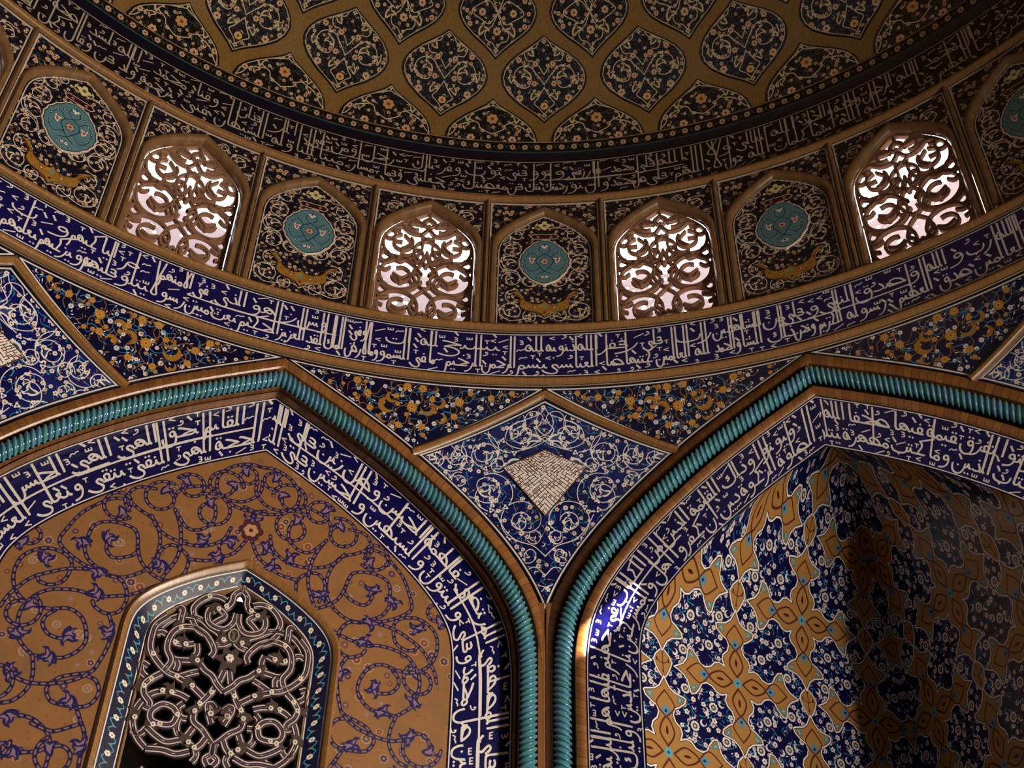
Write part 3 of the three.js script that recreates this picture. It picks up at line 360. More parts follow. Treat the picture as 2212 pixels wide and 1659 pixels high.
// the honey-coloured wall of the left arch, scrolls in blue and mauve
function wallSheet() {
  const [cv, c] = sheet(1536, 1400, -2.72, 2.72, 3.9, 8.86, '#8f6236'), R = rng(71);
  for (let i = 0; i < 2200; i++) { c.globalAlpha = 0.1; c.fillStyle = ['#a07034', '#7c5028', '#746048', '#8a5c38', '#987440', '#62533c'][(R() * 6) | 0]; disc(c, (R() - 0.5) * 5.4, 3.9 + R() * 5, 0.03 + R() * 0.12, c.fillStyle); }
  c.globalAlpha = 1;
  for (let i = 0; i < 900; i++) {
    const x = (R() - 0.5) * 5.4, y = 3.9 + R() * 4.9, k = R();
    if (k < 0.35) { rosette(c, x, y, 0.035 + R() * 0.02, 7, ['#6a4a4c', '#4a3450', '#8a6a60', '#7a4038'][(R() * 4) | 0], '#b98140', k < 0.15 ? '#b0906a' : null); } else bud(c, x, y, 0.018, R() * 6, '#7a4a30');
  }
  const vine = (p) => { line(c, p, 0.046, '#1e143c'); c.setLineDash([0.055, 0.03]); c.lineCap = 'butt'; line(c, p, 0.02, '#8a6a66'); c.setLineDash([]); c.lineCap = 'round'; };
  both((s) => {
    const all = [...WALL_VINES, ...WALL_VINES_TOP];
    for (const q of all) vine(q.map(([x, y]) => [s * x, y]));
    for (const [x, y, r, a, d] of [[0.17, 8.3, 0.15, 1, 1], [0.42, 8.1, 0.24, 3, -1], [0.8, 7.98, 0.2, 0.5, 1], [1.1, 7.75, 0.24, 2, -1], [1.55, 7.55, 0.22, 4, 1], [0.5, 7.7, 0.26, 1, 1], [2.25, 6.0, 0.22, 2, 1], [2.3, 5.2, 0.26, 0, -1], [2.2, 4.55, 0.24, 3, 1], [1.5, 4.5, 0.22, 1, -1], [2.4, 6.9, 0.18, 5, 1]]) { const q = []; for (let i = 0; i <= 20; i++) { const t = a + d * i * 0.33, k = r * (1 - i * 0.028); q.push([s * (x + Math.cos(t) * k), y + Math.sin(t) * k]); } vine(q); palmette(c, q[20][0], q[20][1], s > 0 ? a : Math.PI - a, 0.11, '#1e1650', '#8a6c78', s); }
    for (const [x, y] of WALL_LEAVES) { const X = s * x, a = x * 7 + y * 5; palmette(c, X, y, s > 0 ? a : Math.PI - a, 0.13, '#1e1650', '#8a6c78', s); disc(c, X, y, 0.026, '#c4a890'); palmette(c, X, y, (s > 0 ? a : Math.PI - a) + 2.4, 0.09, '#1e1650', '#8a6c78', -s); }
  });
  rosette(c, 0, 7.55, 0.15, 6, '#4a2230', '#c08a50', null); rosette(c, 0, 7.55, 0.09, 6, '#b98a5c', '#3a2040', null);
  return cv;
}
// the squinch vault: honey cartouches, arms and lenses on blue; one repeat is 2.18 m
function vaultSheet() {
  const P = 2.18, [cv, c] = sheet(1024, 1024, 0, P, 0, P, '#0c0c3c');
  const cell = (f) => { for (let i = -1; i <= 1; i++) for (let j = -1; j <= 1; j++) { c.save(); c.translate(i * P, j * P); f(); c.restore(); } };
  filigree(c, 0, P, 0, P, 330, 81, 0.058, { vine: ['#2a7fae', '#2f8fb0', '#23608c'], bud: ['#cfc2c0', '#7a5a80', C.tur], flower: [C.white, '#cfc2c0'], mid: '#8a5a5c', rim: '#0a0a34' });
  const cross = () => {
    const half = [[0, 0.93], [0.03, 0.87], [0.07, 0.8], [0.14, 0.745], [0.27, 0.715], [0.295, 0.7], [0.275, 0.64], [0.2, 0.58], [0.125, 0.54], [0.1, 0.47], [0.125, 0.39], [0.19, 0.33], [0.21, 0.26], [0.18, 0.18]], q = [...half.slice(1).reverse().map(([x, y]) => [-x, y]), ...half].slice(1), all = [];
    for (let k = 0; k < 4; k++) for (const [x, y] of q) { const a = -k * Math.PI / 2; all.push([x * Math.cos(a) - y * Math.sin(a), x * Math.sin(a) + y * Math.cos(a)]); }
    poly(c, all); c.fillStyle = '#a87a40'; c.fill(); c.lineWidth = 0.034; c.strokeStyle = '#0a0a34'; c.stroke(); c.lineWidth = 0.02; c.strokeStyle = '#e6dccb'; c.stroke();
    for (let k = 0; k < 4; k++) {
      c.save(); c.rotate(k * Math.PI / 2); c.scale(1.25, 1.5);
      line(c, [[0, 0.05], [0.08, 0.16], [0, 0.28], [-0.08, 0.16], [0, 0.05]], 0.018, '#5a2c24'); bud(c, 0, 0.17, 0.035, 1.57, '#4a1a14');
      rosette(c, 0, 0.33, 0.05, 4, '#5a8aa0', '#1a2a5a', null); line(c, [[0, 0.28], [0.1, 0.38], [0, 0.5]], 0.014, '#5a2c24'); line(c, [[0, 0.28], [-0.1, 0.38], [0, 0.5]], 0.014, '#5a2c24');
      palmette(c, 0.16, 0.44, 0.6, 0.045, '#3c7a8a', '#8ab0a8', 1); palmette(c, -0.16, 0.44, 2.5, 0.045, '#3c7a8a', '#8ab0a8', -1);
      c.restore();
    }
    rosette(c, 0, 0, 0.06, 6, '#5aa0b0', '#1a2a6a', null);
  };
  const lens = () => {
    const q = [[0, 0.2], [0.04, 0.16], [0.1, 0.1], [0.13, 0.03], [0.1, -0.05], [0.05, -0.14], [0, -0.2], [-0.05, -0.14], [-0.1, -0.05], [-0.13, 0.03], [-0.1, 0.1], [-0.04, 0.16]];
    poly(c, q); c.fillStyle = '#a87a40'; c.fill(); c.lineWidth = 0.03; c.strokeStyle = '#0a0a34'; c.stroke(); c.lineWidth = 0.02; c.strokeStyle = '#e6dccb'; c.stroke();
    for (const [x, y] of [[0, 0.14], [0.08, 0.04], [-0.08, 0.04], [0, -0.1]]) bud(c, x, y, 0.03, 1.57, '#5a1c14');
    line(c, [[-0.08, 0.04], [0, 0], [0.08, 0.04]], 0.012, '#5a2c24'); line(c, [[0, 0.14], [0, -0.1]], 0.012, '#5a2c24');
  };
  const pod = () => {   // blue lobes between the arms, each with a large blossom
    rosette(c, 0, 0, 0.07, 10, '#d8d0cc', '#6a4a3c', '#0a0a34'); disc(c, 0, 0, 0.035, '#5a3a30'); disc(c, 0, 0, 0.018, '#a8b8a0');
    crescent(c, 0.12, 0.06, 0.045, 0.5, '#d8d0cc'); crescent(c, -0.12, -0.06, 0.045, 2.6, '#d8d0cc');
  };
  cell(() => { for (const [x, y] of [[0.4, 0.4], [1.78, 0.4], [0.4, 1.78], [1.78, 1.78], [0.69, 0.69], [1.49, 0.69], [0.69, 1.49], [1.49, 1.49], [0.3, 0.84], [0.84, 0.3], [1.34, 0.3], [1.88, 0.84], [0.3, 1.34], [0.84, 1.88], [1.34, 1.88], [1.88, 1.34]]) { c.save(); c.translate(x, y); pod(); c.restore(); } });
  cell(() => { for (const [x, y] of [[0, P / 2], [P / 2, 0]]) { c.save(); c.translate(x, y); lens(); c.restore(); } });
  cell(() => { for (const [x, y] of [[0, 0], [P / 2, P / 2]]) { c.save(); c.translate(x, y); cross(); c.restore(); } });
  return cv;
}
// plain tiled walls out of view
function plainSheet() { const [cv, c] = sheet(512, 512, 0, 2, 0, 2, '#1a1a52'); filigree(c, 0, 2, 0, 2, 200, 91, 0.07, VINE_BLUE); return cv; }
// ------------------------------------------------------------------ measures (h counts from the eye, az from the middle of the picture, to the right)
const pol = (az, r, h) => V(r * Math.sin(az * D), h + EYE, -r * Math.cos(az * D));
const lerp = (a, b, t) => a + (b - a) * t, range = (n, f) => Array.from({ length: n }, (_, i) => f(i));
// half of the pointed arch, from its tip down (s sideways, h upwards)
const ARCH = [[0, 9.72], [0.5, 9.46], [1, 9.19], [1.5, 8.89], [2, 8.54], [2.5, 8.14], [2.9, 7.75], [3.2, 7.36], [3.4, 6.95], [3.49, 6.5], [3.51, 6]];
const CURVE = (() => {
  const out = [], n = ARCH.length, g = (i) => (i < 0 ? [2 * ARCH[0][0] - ARCH[1][0], 2 * ARCH[0][1] - ARCH[1][1]] : i >= n ? [3.51, 5.5] : ARCH[i]);
  for (let i = 0; i < n - 1; i++) for (let k = 0; k < 24; k++) { const t = k / 24, [a, b, c, d] = [g(i - 1), g(i), g(i + 1), g(i + 2)]; out.push([0, 1].map((q) => 0.5 * (2 * b[q] + (c[q] - a[q]) * t + (2 * a[q] - 5 * b[q] + 4 * c[q] - d[q]) * t * t + (3 * b[q] - a[q] - 3 * c[q] + d[q]) * t * t * t))); }
  return [...out, [3.51, 6], [3.51, -3]];
})();
function resample(p, n) {
  const L = [0]; for (let i = 1; i < p.length; i++) L.push(L[i - 1] + Math.hypot(p[i][0] - p[i - 1][0], p[i][1] - p[i - 1][1]));
  let j = 0; return range(n + 1, (i) => { const t = (L[L.length - 1] * i) / n; while (j < L.length - 2 && L[j + 1] < t) j++; const k = (t - L[j]) / (L[j + 1] - L[j] || 1); return [lerp(p[j][0], p[j + 1][0], k), lerp(p[j][1], p[j + 1][1], k)]; });
}
// the arch drawn w further in (negative: further out), cut at height hmin; tip to foot
const memo = {};
function archHalf(w, hmin, n) {
  return (memo[[w, hmin, n]] ??= (() => {
    let o = CURVE.map((p, i) => { const a = CURVE[Math.max(0, i - 1)], b = CURVE[Math.min(CURVE.length - 1, i + 1)], l = Math.hypot(b[0] - a[0], b[1] - a[1]); return [p[0] + ((b[1] - a[1]) / l) * w, p[1] - ((b[0] - a[0]) / l) * w]; });
    const k = o.findIndex((p) => p[0] > 0.004), a = o[k], b = o[k + 1]; o = o.slice(k); o.unshift([0, a[1] + ((a[1] - b[1]) / (b[0] - a[0])) * a[0]]);
    const e = o.findIndex((p) => p[1] < hmin); o = o.slice(0, e); const z = o[o.length - 1]; o.push([z[0], hmin]);
    return resample(o, n);
  })());
}
const archFull = (w, hmin, n) => { const h = archHalf(w, hmin, n); return [...h.slice(1).reverse().map(([s, y]) => [-s, y]), ...h]; };
// the same arch fitted to a smaller opening
const bayHalf = (hw, spring, apex, foot, n) => resample([...CURVE.slice(0, -1).map(([s, h]) => [(s * hw) / 3.51, spring + ((apex - spring) * (h - 6)) / 3.72]), [hw, foot]], n);
const bayFull = (...a) => { const h = bayHalf(...a); return [...h.slice(1).reverse().map(([s, y]) => [-s, y]), ...h]; };
const topOf = (half, x) => { const a = Math.abs(x); for (let i = 1; i < half.length; i++) if (half[i][0] >= a - 1e-9) { const k = (a - half[i - 1][0]) / (half[i][0] - half[i - 1][0] || 1); return lerp(half[i - 1][1], half[i][1], Math.min(1, k)); } return half[half.length - 1][1]; };
const DOME = [[9, 15.33], [8.76, 15.95], [8.45, 16.45], [8.1, 17.02], [7.6, 17.8], [6.8, 18.9], [5.5, 20.3], [3.5, 21.7], [1.5, 22.6], [0.02, 23]];
const domeR = (h) => { for (let i = 1; i < DOME.length; i++) if (h <= DOME[i][1]) return lerp(DOME[i - 1][0], DOME[i][0], (h - DOME[i - 1][1]) / (DOME[i][1] - DOME[i - 1][1])); return 0.02; };
// the pendentive between two arches: azimuth from its middle, height
const RING_H = 10.1, OUT = archHalf(-0.28, 4, 160), OUTK = archHalf(-0.33, 4, 160);
function pend(phi, h, az0, push = 0) {
  const pp = Math.max(0, 22.5 - Math.abs(phi)), s = 9 * Math.tan(pp * D), hb = topOf(OUT, s), ra = 9 / Math.cos(pp * D), r = 9 + ((ra - 9) * (RING_H - h)) / Math.max(RING_H - hb, 0.02) + push;
  return pol(az0 + phi, r, h);
}
const phiOf = (u) => u / 9.3 / D, archAt = (half, phi) => topOf(half, 9 * Math.tan(Math.max(0, 22.5 - Math.abs(phi)) * D));

// ------------------------------------------------------------------ mesh helpers
function patch(nu, nv, f, uv, inward) {
  const pos = [], tex = [], idx = [];
  for (let i = 0; i <= nu; i++) for (let j = 0; j <= nv; j++) { const p = f(i / nu, j / nv), t = uv(i / nu, j / nv, p); pos.push(p.x, p.y, p.z); tex.push(t[0], t[1]); }
  for (let i = 0; i < nu; i++) for (let j = 0; j < nv; j++) { const a = i * (nv + 1) + j, b = a + nv + 1; idx.push(a, b, a + 1, b, b + 1, a + 1); }
  const m = f(0.47, 0.47), du = f(0.53, 0.47).sub(m), dv = f(0.47, 0.53).sub(m), nrm = du.cross(dv), want = inward === 'z' ? V(0, 0, 1) : inward ?? V(-m.x, 0, -m.z);
  if (nrm.dot(want) < 0) for (let i = 0; i < idx.length; i += 3) [idx[i + 1], idx[i + 2]] = [idx[i + 2], idx[i + 1]];
  const g = new THREE.BufferGeometry(); g.setAttribute('position', new THREE.Float32BufferAttribute(pos, 3)); g.setAttribute('uv', new THREE.Float32BufferAttribute(tex, 2)); g.setIndex(idx); g.computeVertexNormals();
  return g;
}
// a patch with its four edges turned back by th, away from the room
function slab(nu, nv, f, uv, th, inward) {
  const out = (p) => (inward === 'z' ? V(0, 0, -1) : V(p.x, 0, p.z).normalize()), back = (p, t) => p.clone().addScaledVector(out(p), th * t);
  const side = (n, g, guv) => patch(n, 1, (a, b) => back(g(a), b), (a) => guv(a), V(0, 0.01, 0));
  return join([patch(nu, nv, f, uv, inward), side(nu, (a) => f(a, 0), (a) => uv(a, 0, f(a, 0))), side(nu, (a) => f(a, 1), (a) => uv(a, 1, f(a, 1))), side(nv, (a) => f(0, a), (a) => uv(0, a, f(0, a))), side(nv, (a) => f(1, a), (a) => uv(1, a, f(1, a)))]);
}
const flat = (g) => { const q = g.index ? g.toNonIndexed() : g; for (const k of Object.keys(q.attributes)) if (!['position', 'normal', 'uv'].includes(k)) q.deleteAttribute(k); return q; };
const join = (list) => mergeGeometries(list.map(flat));
// a moulding: profile [sideways, towards the room] carried along points with their two directions
function sweep(pts, side, room, profile, len, crease = 0.7) {
  const L = [0]; for (let i = 1; i < pts.length; i++) L.push(L[i - 1] + pts[i].distanceTo(pts[i - 1]));
  const W = [0]; for (let j = 1; j < profile.length; j++) W.push(W[j - 1] + Math.hypot(profile[j][0] - profile[j - 1][0], profile[j][1] - profile[j - 1][1]));
  const nu = pts.length - 1, nv = profile.length - 1, at = (i, j) => pts[i].clone().addScaledVector(side[i], profile[j][0]).addScaledVector(room[i], profile[j][1]);
  const mid = Math.floor(nu * 0.47);
  return toCreasedNormals(flat(patch(nu, nv, (a, b) => at(Math.min(nu, Math.round(a * nu)), Math.min(nv, Math.round(b * nv))), (a, b) => [L[Math.min(nu, Math.round(a * nu))] / (len ?? 1), W[Math.min(nv, Math.round(b * nv))] / W[nv]], room[mid])), crease);
}
const halfRound = (w, d, n = 7) => range(n + 1, (i) => { const a = Math.PI * (1 - i / n); return [Math.cos(a) * w, Math.max(-0.01, Math.sin(a) * d)]; });
const ringSweep = (r, h, profile, a0, a1, step = 1.2, len = 1) => { const n = Math.round((a1 - a0) / step), az = range(n + 1, (i) => lerp(a0, a1, i / n)); return sweep(az.map((a) => pol(a, r, h)), az.map(() => V(0, 1, 0)), az.map((a) => V(-Math.sin(a * D), 0, Math.cos(a * D))), profile, len); };
// strips between arch lines [w, depth] in the arch's own axes (x sideways, y up, z towards the room)
function archStrip(lines, hmin, n, len, a0 = 0, a1 = 1) {
  const cs = lines.map(([w]) => archFull(w, hmin, n)), W = [0]; for (let j = 1; j < lines.length; j++) W.push(W[j - 1] + Math.hypot(lines[j][0] - lines[j - 1][0], lines[j][1] - lines[j - 1][1]));
  const N = Math.round(2 * n * (a1 - a0)), i0 = Math.round(2 * n * a0), nv = lines.length - 1, L = [0], m = cs[nv >> 1]; for (let i = 1; i < m.length; i++) L.push(L[i - 1] + Math.hypot(m[i][0] - m[i - 1][0], m[i][1] - m[i - 1][1]));
  const id = (a) => i0 + Math.min(N, Math.round(a * N));
  const at = (a, b) => { const j = Math.min(nv, Math.round(b * nv)), p = cs[j][id(a)]; return V(p[0], p[1] + EYE, -lines[j][1]); };
  const g = patch(N, nv, at, (a, b) => [len ? L[id(a)] / len : a, W[Math.min(nv, Math.round(b * nv))] / W[nv]], 'z');
  return nv > 1 ? toCreasedNormals(flat(g), 0.6) : g;
}
function plate(outline, depth, uvBox, bevel = 0.004) {   // a flat cut piece with a small bevel; front at z = depth
  const s = new THREE.Shape(outline.map(([x, y]) => new THREE.Vector2(x, y))), g = new THREE.ExtrudeGeometry(s, { depth: depth - bevel, bevelEnabled: true, bevelThickness: bevel, bevelSize: bevel, bevelSegments: 1, steps: 1, curveSegments: 4 });
  const p = g.attributes.position, t = g.attributes.uv, [x0, x1, y0, y1] = uvBox; for (let i = 0; i < p.count; i++) t.setXY(i, (p.getX(i) - x0) / (x1 - x0), (p.getY(i) - y0) / (y1 - y0));
  return g;
}
// ------------------------------------------------------------------ scene objects
const used = {};
const numbered = (name) => { const k = (used[name] = (used[name] ?? -1) + 1); return k ? name + '_' + String(k).padStart(3, '0') : name; };
const shade = (m) => { m.castShadow = m.receiveShadow = true; return m; };
function part(name, g, m, parent, label) { const o = shade(new THREE.Mesh(g, m)); o.name = name; if (label) o.userData.label = label; parent.add(o); return o; }
function thing(name, label, category, group) { const o = new THREE.Group(); o.name = numbered(name); o.userData = { label, category, ...(group && { group }) }; scene.add(o); return o; }
function struct(name, g, m, label) { const o = g ? shade(new THREE.Mesh(g, m)) : new THREE.Group(); o.name = name; o.userData = { kind: 'structure', ...(label && { label }) }; scene.add(o); return o; }
const onWall = (o, az, s = 0, h = 0, d = 0) => { o.position.set((9 + d) * Math.sin(az * D) + s * Math.cos(az * D), h, -(9 + d) * Math.cos(az * D) + s * Math.sin(az * D)); o.rotation.y = -az * D; return o; };

// ------------------------------------------------------------------ materials
const texOf = (cv, rep) => { const t = new THREE.CanvasTexture(cv); t.colorSpace = THREE.SRGBColorSpace; t.anisotropy = 8; if (rep) { t.wrapS = t.wrapT = THREE.RepeatWrapping; } return t; };
const bumpCv = (() => { const [cv, c] = sheet(256, 256, 0, 1, 0, 1, '#808080'), R = rng(99); for (let i = 0; i < 900; i++) { c.globalAlpha = 0.12; const x = R(), y = R(), r = 0.01 + R() * 0.06, k = R() < 0.5 ? '#ffffff' : '#000000'; for (const dx of [-1, 0, 1]) for (const dy of [-1, 0, 1]) disc(c, x + dx, y + dy, r, k); } return cv; })();
const bump = (u, v) => { const t = new THREE.CanvasTexture(bumpCv); t.wrapS = t.wrapT = THREE.RepeatWrapping; t.repeat.set(u, v); return t; };
const glaze = (cv, rough, rep, bu = 0, bv = 0, scale = 0.0015) => new THREE.MeshStandardMaterial({ map: texOf(cv, rep), roughness: rough, ...(bu && { bumpMap: bump(bu, bv), bumpScale: scale }) });
const plain = (col, rough = 0.6) => new THREE.MeshStandardMaterial({ color: col, roughness: rough });
// ================================================================== the hall
const KITE = (() => { const up = range(9, (i) => [-1.735 + (1.735 * i) / 8, lerp(9.0, 9.92, i / 8)]), lo = range(25, (i) => { const u = -1.735 + (1.735 * i) / 24; return [u, Math.min(lerp(9.0, 9.92, i / 24) - 0.001, archAt(OUTK, phiOf(u)))]; }); const left = [...lo.reverse().map((p) => p)].reverse(); const L = [...up]; const right = (p) => p.map(([x, y]) => [-x, y]); return [...L, ...right(L.slice(0, -1)).reverse(), ...right(left.slice(0, -1)).map((p) => p), ...left.slice().reverse()]; })();
const FIELDS = [-1, 1].map((s) => { const lo = range(30, (i) => { const u = lerp(0.02, 3.64, i / 29); return [u, Math.min(10.095, Math.max(archAt(OUTK, phiOf(u)), u < 1.8 ? lerp(10.07, 9.03, u / 1.8) : 0))]; }); return [[0.02, 10.1], [3.64, 10.1], ...lo.reverse()].map(([x, y]) => [s * x, y]); });
const M = {
  gold: glaze(brickSheet(['#96662c', '#a2743a', '#84562a', '#8c5c38', '#7c5234'], 0.045, 5, 0.35, true), 0.3, true),
  brick: glaze(brickSheet(['#8c5a2a', '#986834', '#784826', '#845438', '#6a4228'], 0.1, 6, 0.5), 0.34, true),
  pilaster: glaze(brickSheet(['#7c5a34', '#886644', '#705034', '#7a543c'], 0.06, 7, 0.2), 0.34, true),
  dome: glaze(domeGroundSheet(), 0.42, true),
  night: plain('#07071c', 0.25), teal: plain('#1e4a52', 0.3), line: plain('#c8b9a6', 0.4), stone: plain('#6a5a48', 0.8), dark: plain('#2a2018', 0.9), floor: plain('#2a1e1a', 0.8),
  border: glaze(borderSheet(0), 0.35, true), border2: glaze(borderSheet(1), 0.3, true),
  pend: glaze(pendentiveSheet(KITE, FIELDS), 0.2, false, 6, 3, 0.004), kufic: glaze(kuficSheet(), 0.25),
  panel: glaze(drumPanelSheet(), 0.3, false, 2, 3), medal: glaze(medallionSheet(), 0.3), crescent: glaze(crescentSheet(), 0.35), corner: [0, 1].map((k) => glaze(cornerSheet(k), 0.35)),
  wall: glaze(wallSheet(), 0.36, false, 6, 6), vault: glaze(vaultSheet(), 0.26, true, 3, 3), plainTile: new THREE.MeshStandardMaterial({ map: texOf(plainSheet(), true), color: '#777777', roughness: 0.35 }),
  lattice: plain('#8a6248', 0.7), turquoise: range(4, (i) => new THREE.MeshPhysicalMaterial({ color: ['#4a8494', '#447f86', '#52849c', '#4e8a8c'][i], roughness: 0.16, clearcoat: 0.6, clearcoatRoughness: 0.08 })),
};
const INK = '#e2d6c8';
// ------------------------------------------------------------------ shell, out of sight or behind the tiles
{
  struct('floor', new THREE.CylinderGeometry(15, 15, 0.3, 48).translate(0, -0.15, 0), M.floor);
  const boxes = [];
  for (let k = 0; k < 8; k++) { const az = 22.5 + 45 * k; if (k === 7) continue; boxes.push(new THREE.BoxGeometry(12.4, 12.2, 0.4).translate(0, 6.0, -13.6).rotateY(-az * D)); }
  const ledge = patch(96, 1, (a, b) => pol(a * 360, lerp(9.06, 14.4, b), 10.35), (a, b) => [a * 40, b * 4], V(0, -1, 0)), ledge2 = patch(96, 1, (a, b) => pol(a * 360, lerp(9.06, 14.4, b), 10.75), (a, b) => [a * 40, b * 4], V(0, 1, 0));
  struct('wall_outer', join([...boxes, ledge, ledge2]), M.stone);
  // the square hall's other walls: flat, tiled
  for (const [n, az] of [['wall_west', -67.5], ['wall_southwest', -112.5], ['wall_south', -157.5], ['wall_southeast', 157.5], ['wall_east', 112.5], ['wall_northeast', 67.5]]) {
    const g = new THREE.BoxGeometry(7.9, 11.9, 0.3); g.translate(0, 5.95 - 0.0, -0.17); const uv = g.attributes.uv; for (let i = 0; i < uv.count; i++) uv.setXY(i, uv.getX(i) * 4, uv.getY(i) * 6);
    onWall(struct(n, g, M.plainTile), az);
  }
  for (const [n, az] of [['wall_northwest_foot', -22.5], ['wall_north_foot', 22.5]]) {
    const g = join([new THREE.BoxGeometry(7.5, 5.6, 0.3).translate(0, 2.8, -0.15), new THREE.BoxGeometry(7.5, 0.1, 4).translate(0, 5.56, -2)]); onWall(struct(n, g, M.plainTile), az);
  }
  // drum wall with its openings, pierced at the windows
  const open = (k) => Math.abs(k) % 2 === 1 && (Math.abs(k) <= 5 || k === 7), g = [];
  const OUTER = bayFull(0.8, 2.15, 3.0, 0.0, 20);
  for (let k = -15; k <= 16; k++) {
    const az = 11.25 * k, hw = 5.625, face = (r) => {
      const at = (x, y) => pol(az + x / R0 / D, r, 11.24 + y);
      if (!open(k)) return [patch(6, 1, (a, b) => pol(az + lerp(-hw, hw, a), r, lerp(10.1, 15.5, b)), (a, b) => [a, b])];
      const n = OUTER.length - 1, B = hw * D * R0, rect = (i) => { const [x, y] = OUTER[i], t = i / n; return t < 0.28 || t > 0.72 ? [x < 0 ? -B : B, lerp(0, 4.26, Math.min(1, (t < 0.5 ? t : 1 - t) / 0.28))] : [lerp(-B, B, (t - 0.28) / 0.44), 4.26]; };
      return [patch(n, 1, (a, b) => { const i = Math.round(a * n), p = OUTER[i], q = rect(i); return at(lerp(p[0], q[0], b), lerp(p[1], q[1], b)); }, (a, b) => [a, b]), patch(6, 1, (a, b) => pol(az + lerp(-hw, hw, a), r, lerp(10.1, 11.24, b)), (a, b) => [a, b])];
    };
    g.push(...face(9.5), ...face(9.75));
    if (open(k)) { const n = OUTER.length - 1; g.push(patch(n, 1, (a, b) => { const p = OUTER[Math.round(a * n)]; return pol(az + p[0] / R0 / D, lerp(9.5, 9.75, b), 11.24 + p[1]); }, (a, b) => [a, b], V(0, -1, 0))); }
  }
  g.push(patch(96, 1, (a, b) => pol(a * 360, lerp(8.98, 9.9, b), 15.42), (a, b) => [a, b], V(0, -1, 0)));
  struct('wall_drum', join(g), M.stone, 'masonry of the round drum behind the tiles');
  // rear half of the drum, plain tile
  const rear = [];
  for (let k = 6; k <= 26; k++) { if (k === 7) continue; rear.push(patch(6, 1, (a, b) => pol(11.25 * k + lerp(-5.625, 5.625, a), 9.06, lerp(10.1, 13.9, b)), (a, b) => [a, b * 3])); }
  rear.push(patch(64, 1, (a, b) => pol(lerp(60, 300, a), 9.04, lerp(13.9, 15.4, b)), (a, b) => [a * 16, b]), patch(8, 1, (a, b) => pol(lerp(60, 300, a), 9.04, lerp(10.1, 11.24, b)), (a, b) => [a * 16, b]));
  struct('wall_drum_rear', join(rear), M.plainTile);
  const paneM = new THREE.MeshStandardMaterial({ color: '#aab0b8', emissive: '#cfe0ff', emissiveIntensity: 1.4, roughness: 0.5 });   // unseen rear panes on closed wall; added glow stands in for daylight
  for (let k = 13, i = 20; k <= 19; k += 2) { const w = struct('window_' + i++); onWall(w, 11.25 * k, 0, EYE + 11.3, 0.0); part('window_pane', plate(bayFull(0.66, 1.35, 2.2, 0.05, 14), 0.03, [-1, 1, 0, 3]), paneM, w); part('window_frame', join([-0.68, 0, 0.68].map((x) => new THREE.BoxGeometry(0.05, 2.0, 0.08).translate(x, 1, 0.03))), M.dark, w); }
}
// ------------------------------------------------------------------ the window that lights the hall
{
  const w = struct('window_1'); onWall(w, DAY.az, DAY.s, EYE + DAY.h0);
  const H = DAY.h1 - DAY.h0, W = DAY.w, fr = [];
  for (const x of [-W / 2 - 0.06, -W / 6, W / 6, W / 2 + 0.06]) fr.push(new THREE.BoxGeometry(0.08, H + 0.2, 0.1).translate(x, H / 2, 0.08));
  for (let i = 0; i <= 5; i++) fr.push(new THREE.BoxGeometry(W + 0.2, 0.07, 0.09).translate(0, (H * i) / 5, 0.08));
  part('window_frame', join(fr), M.dark, w);
  part('window_pane', new THREE.BoxGeometry(W, H, 0.03).translate(0, H / 2, 0.03), new THREE.MeshStandardMaterial({ color: '#d8d4cc', emissive: DAY.color, emissiveIntensity: DAY.glow, roughness: 0.4 }), w);
  const l = new THREE.RectAreaLight(DAY.color, DAY.light, W, H); l.name = 'window_daylight'; l.position.set(0, H / 2, 0.16); l.lookAt(0, H / 2, 5); w.add(l);
}
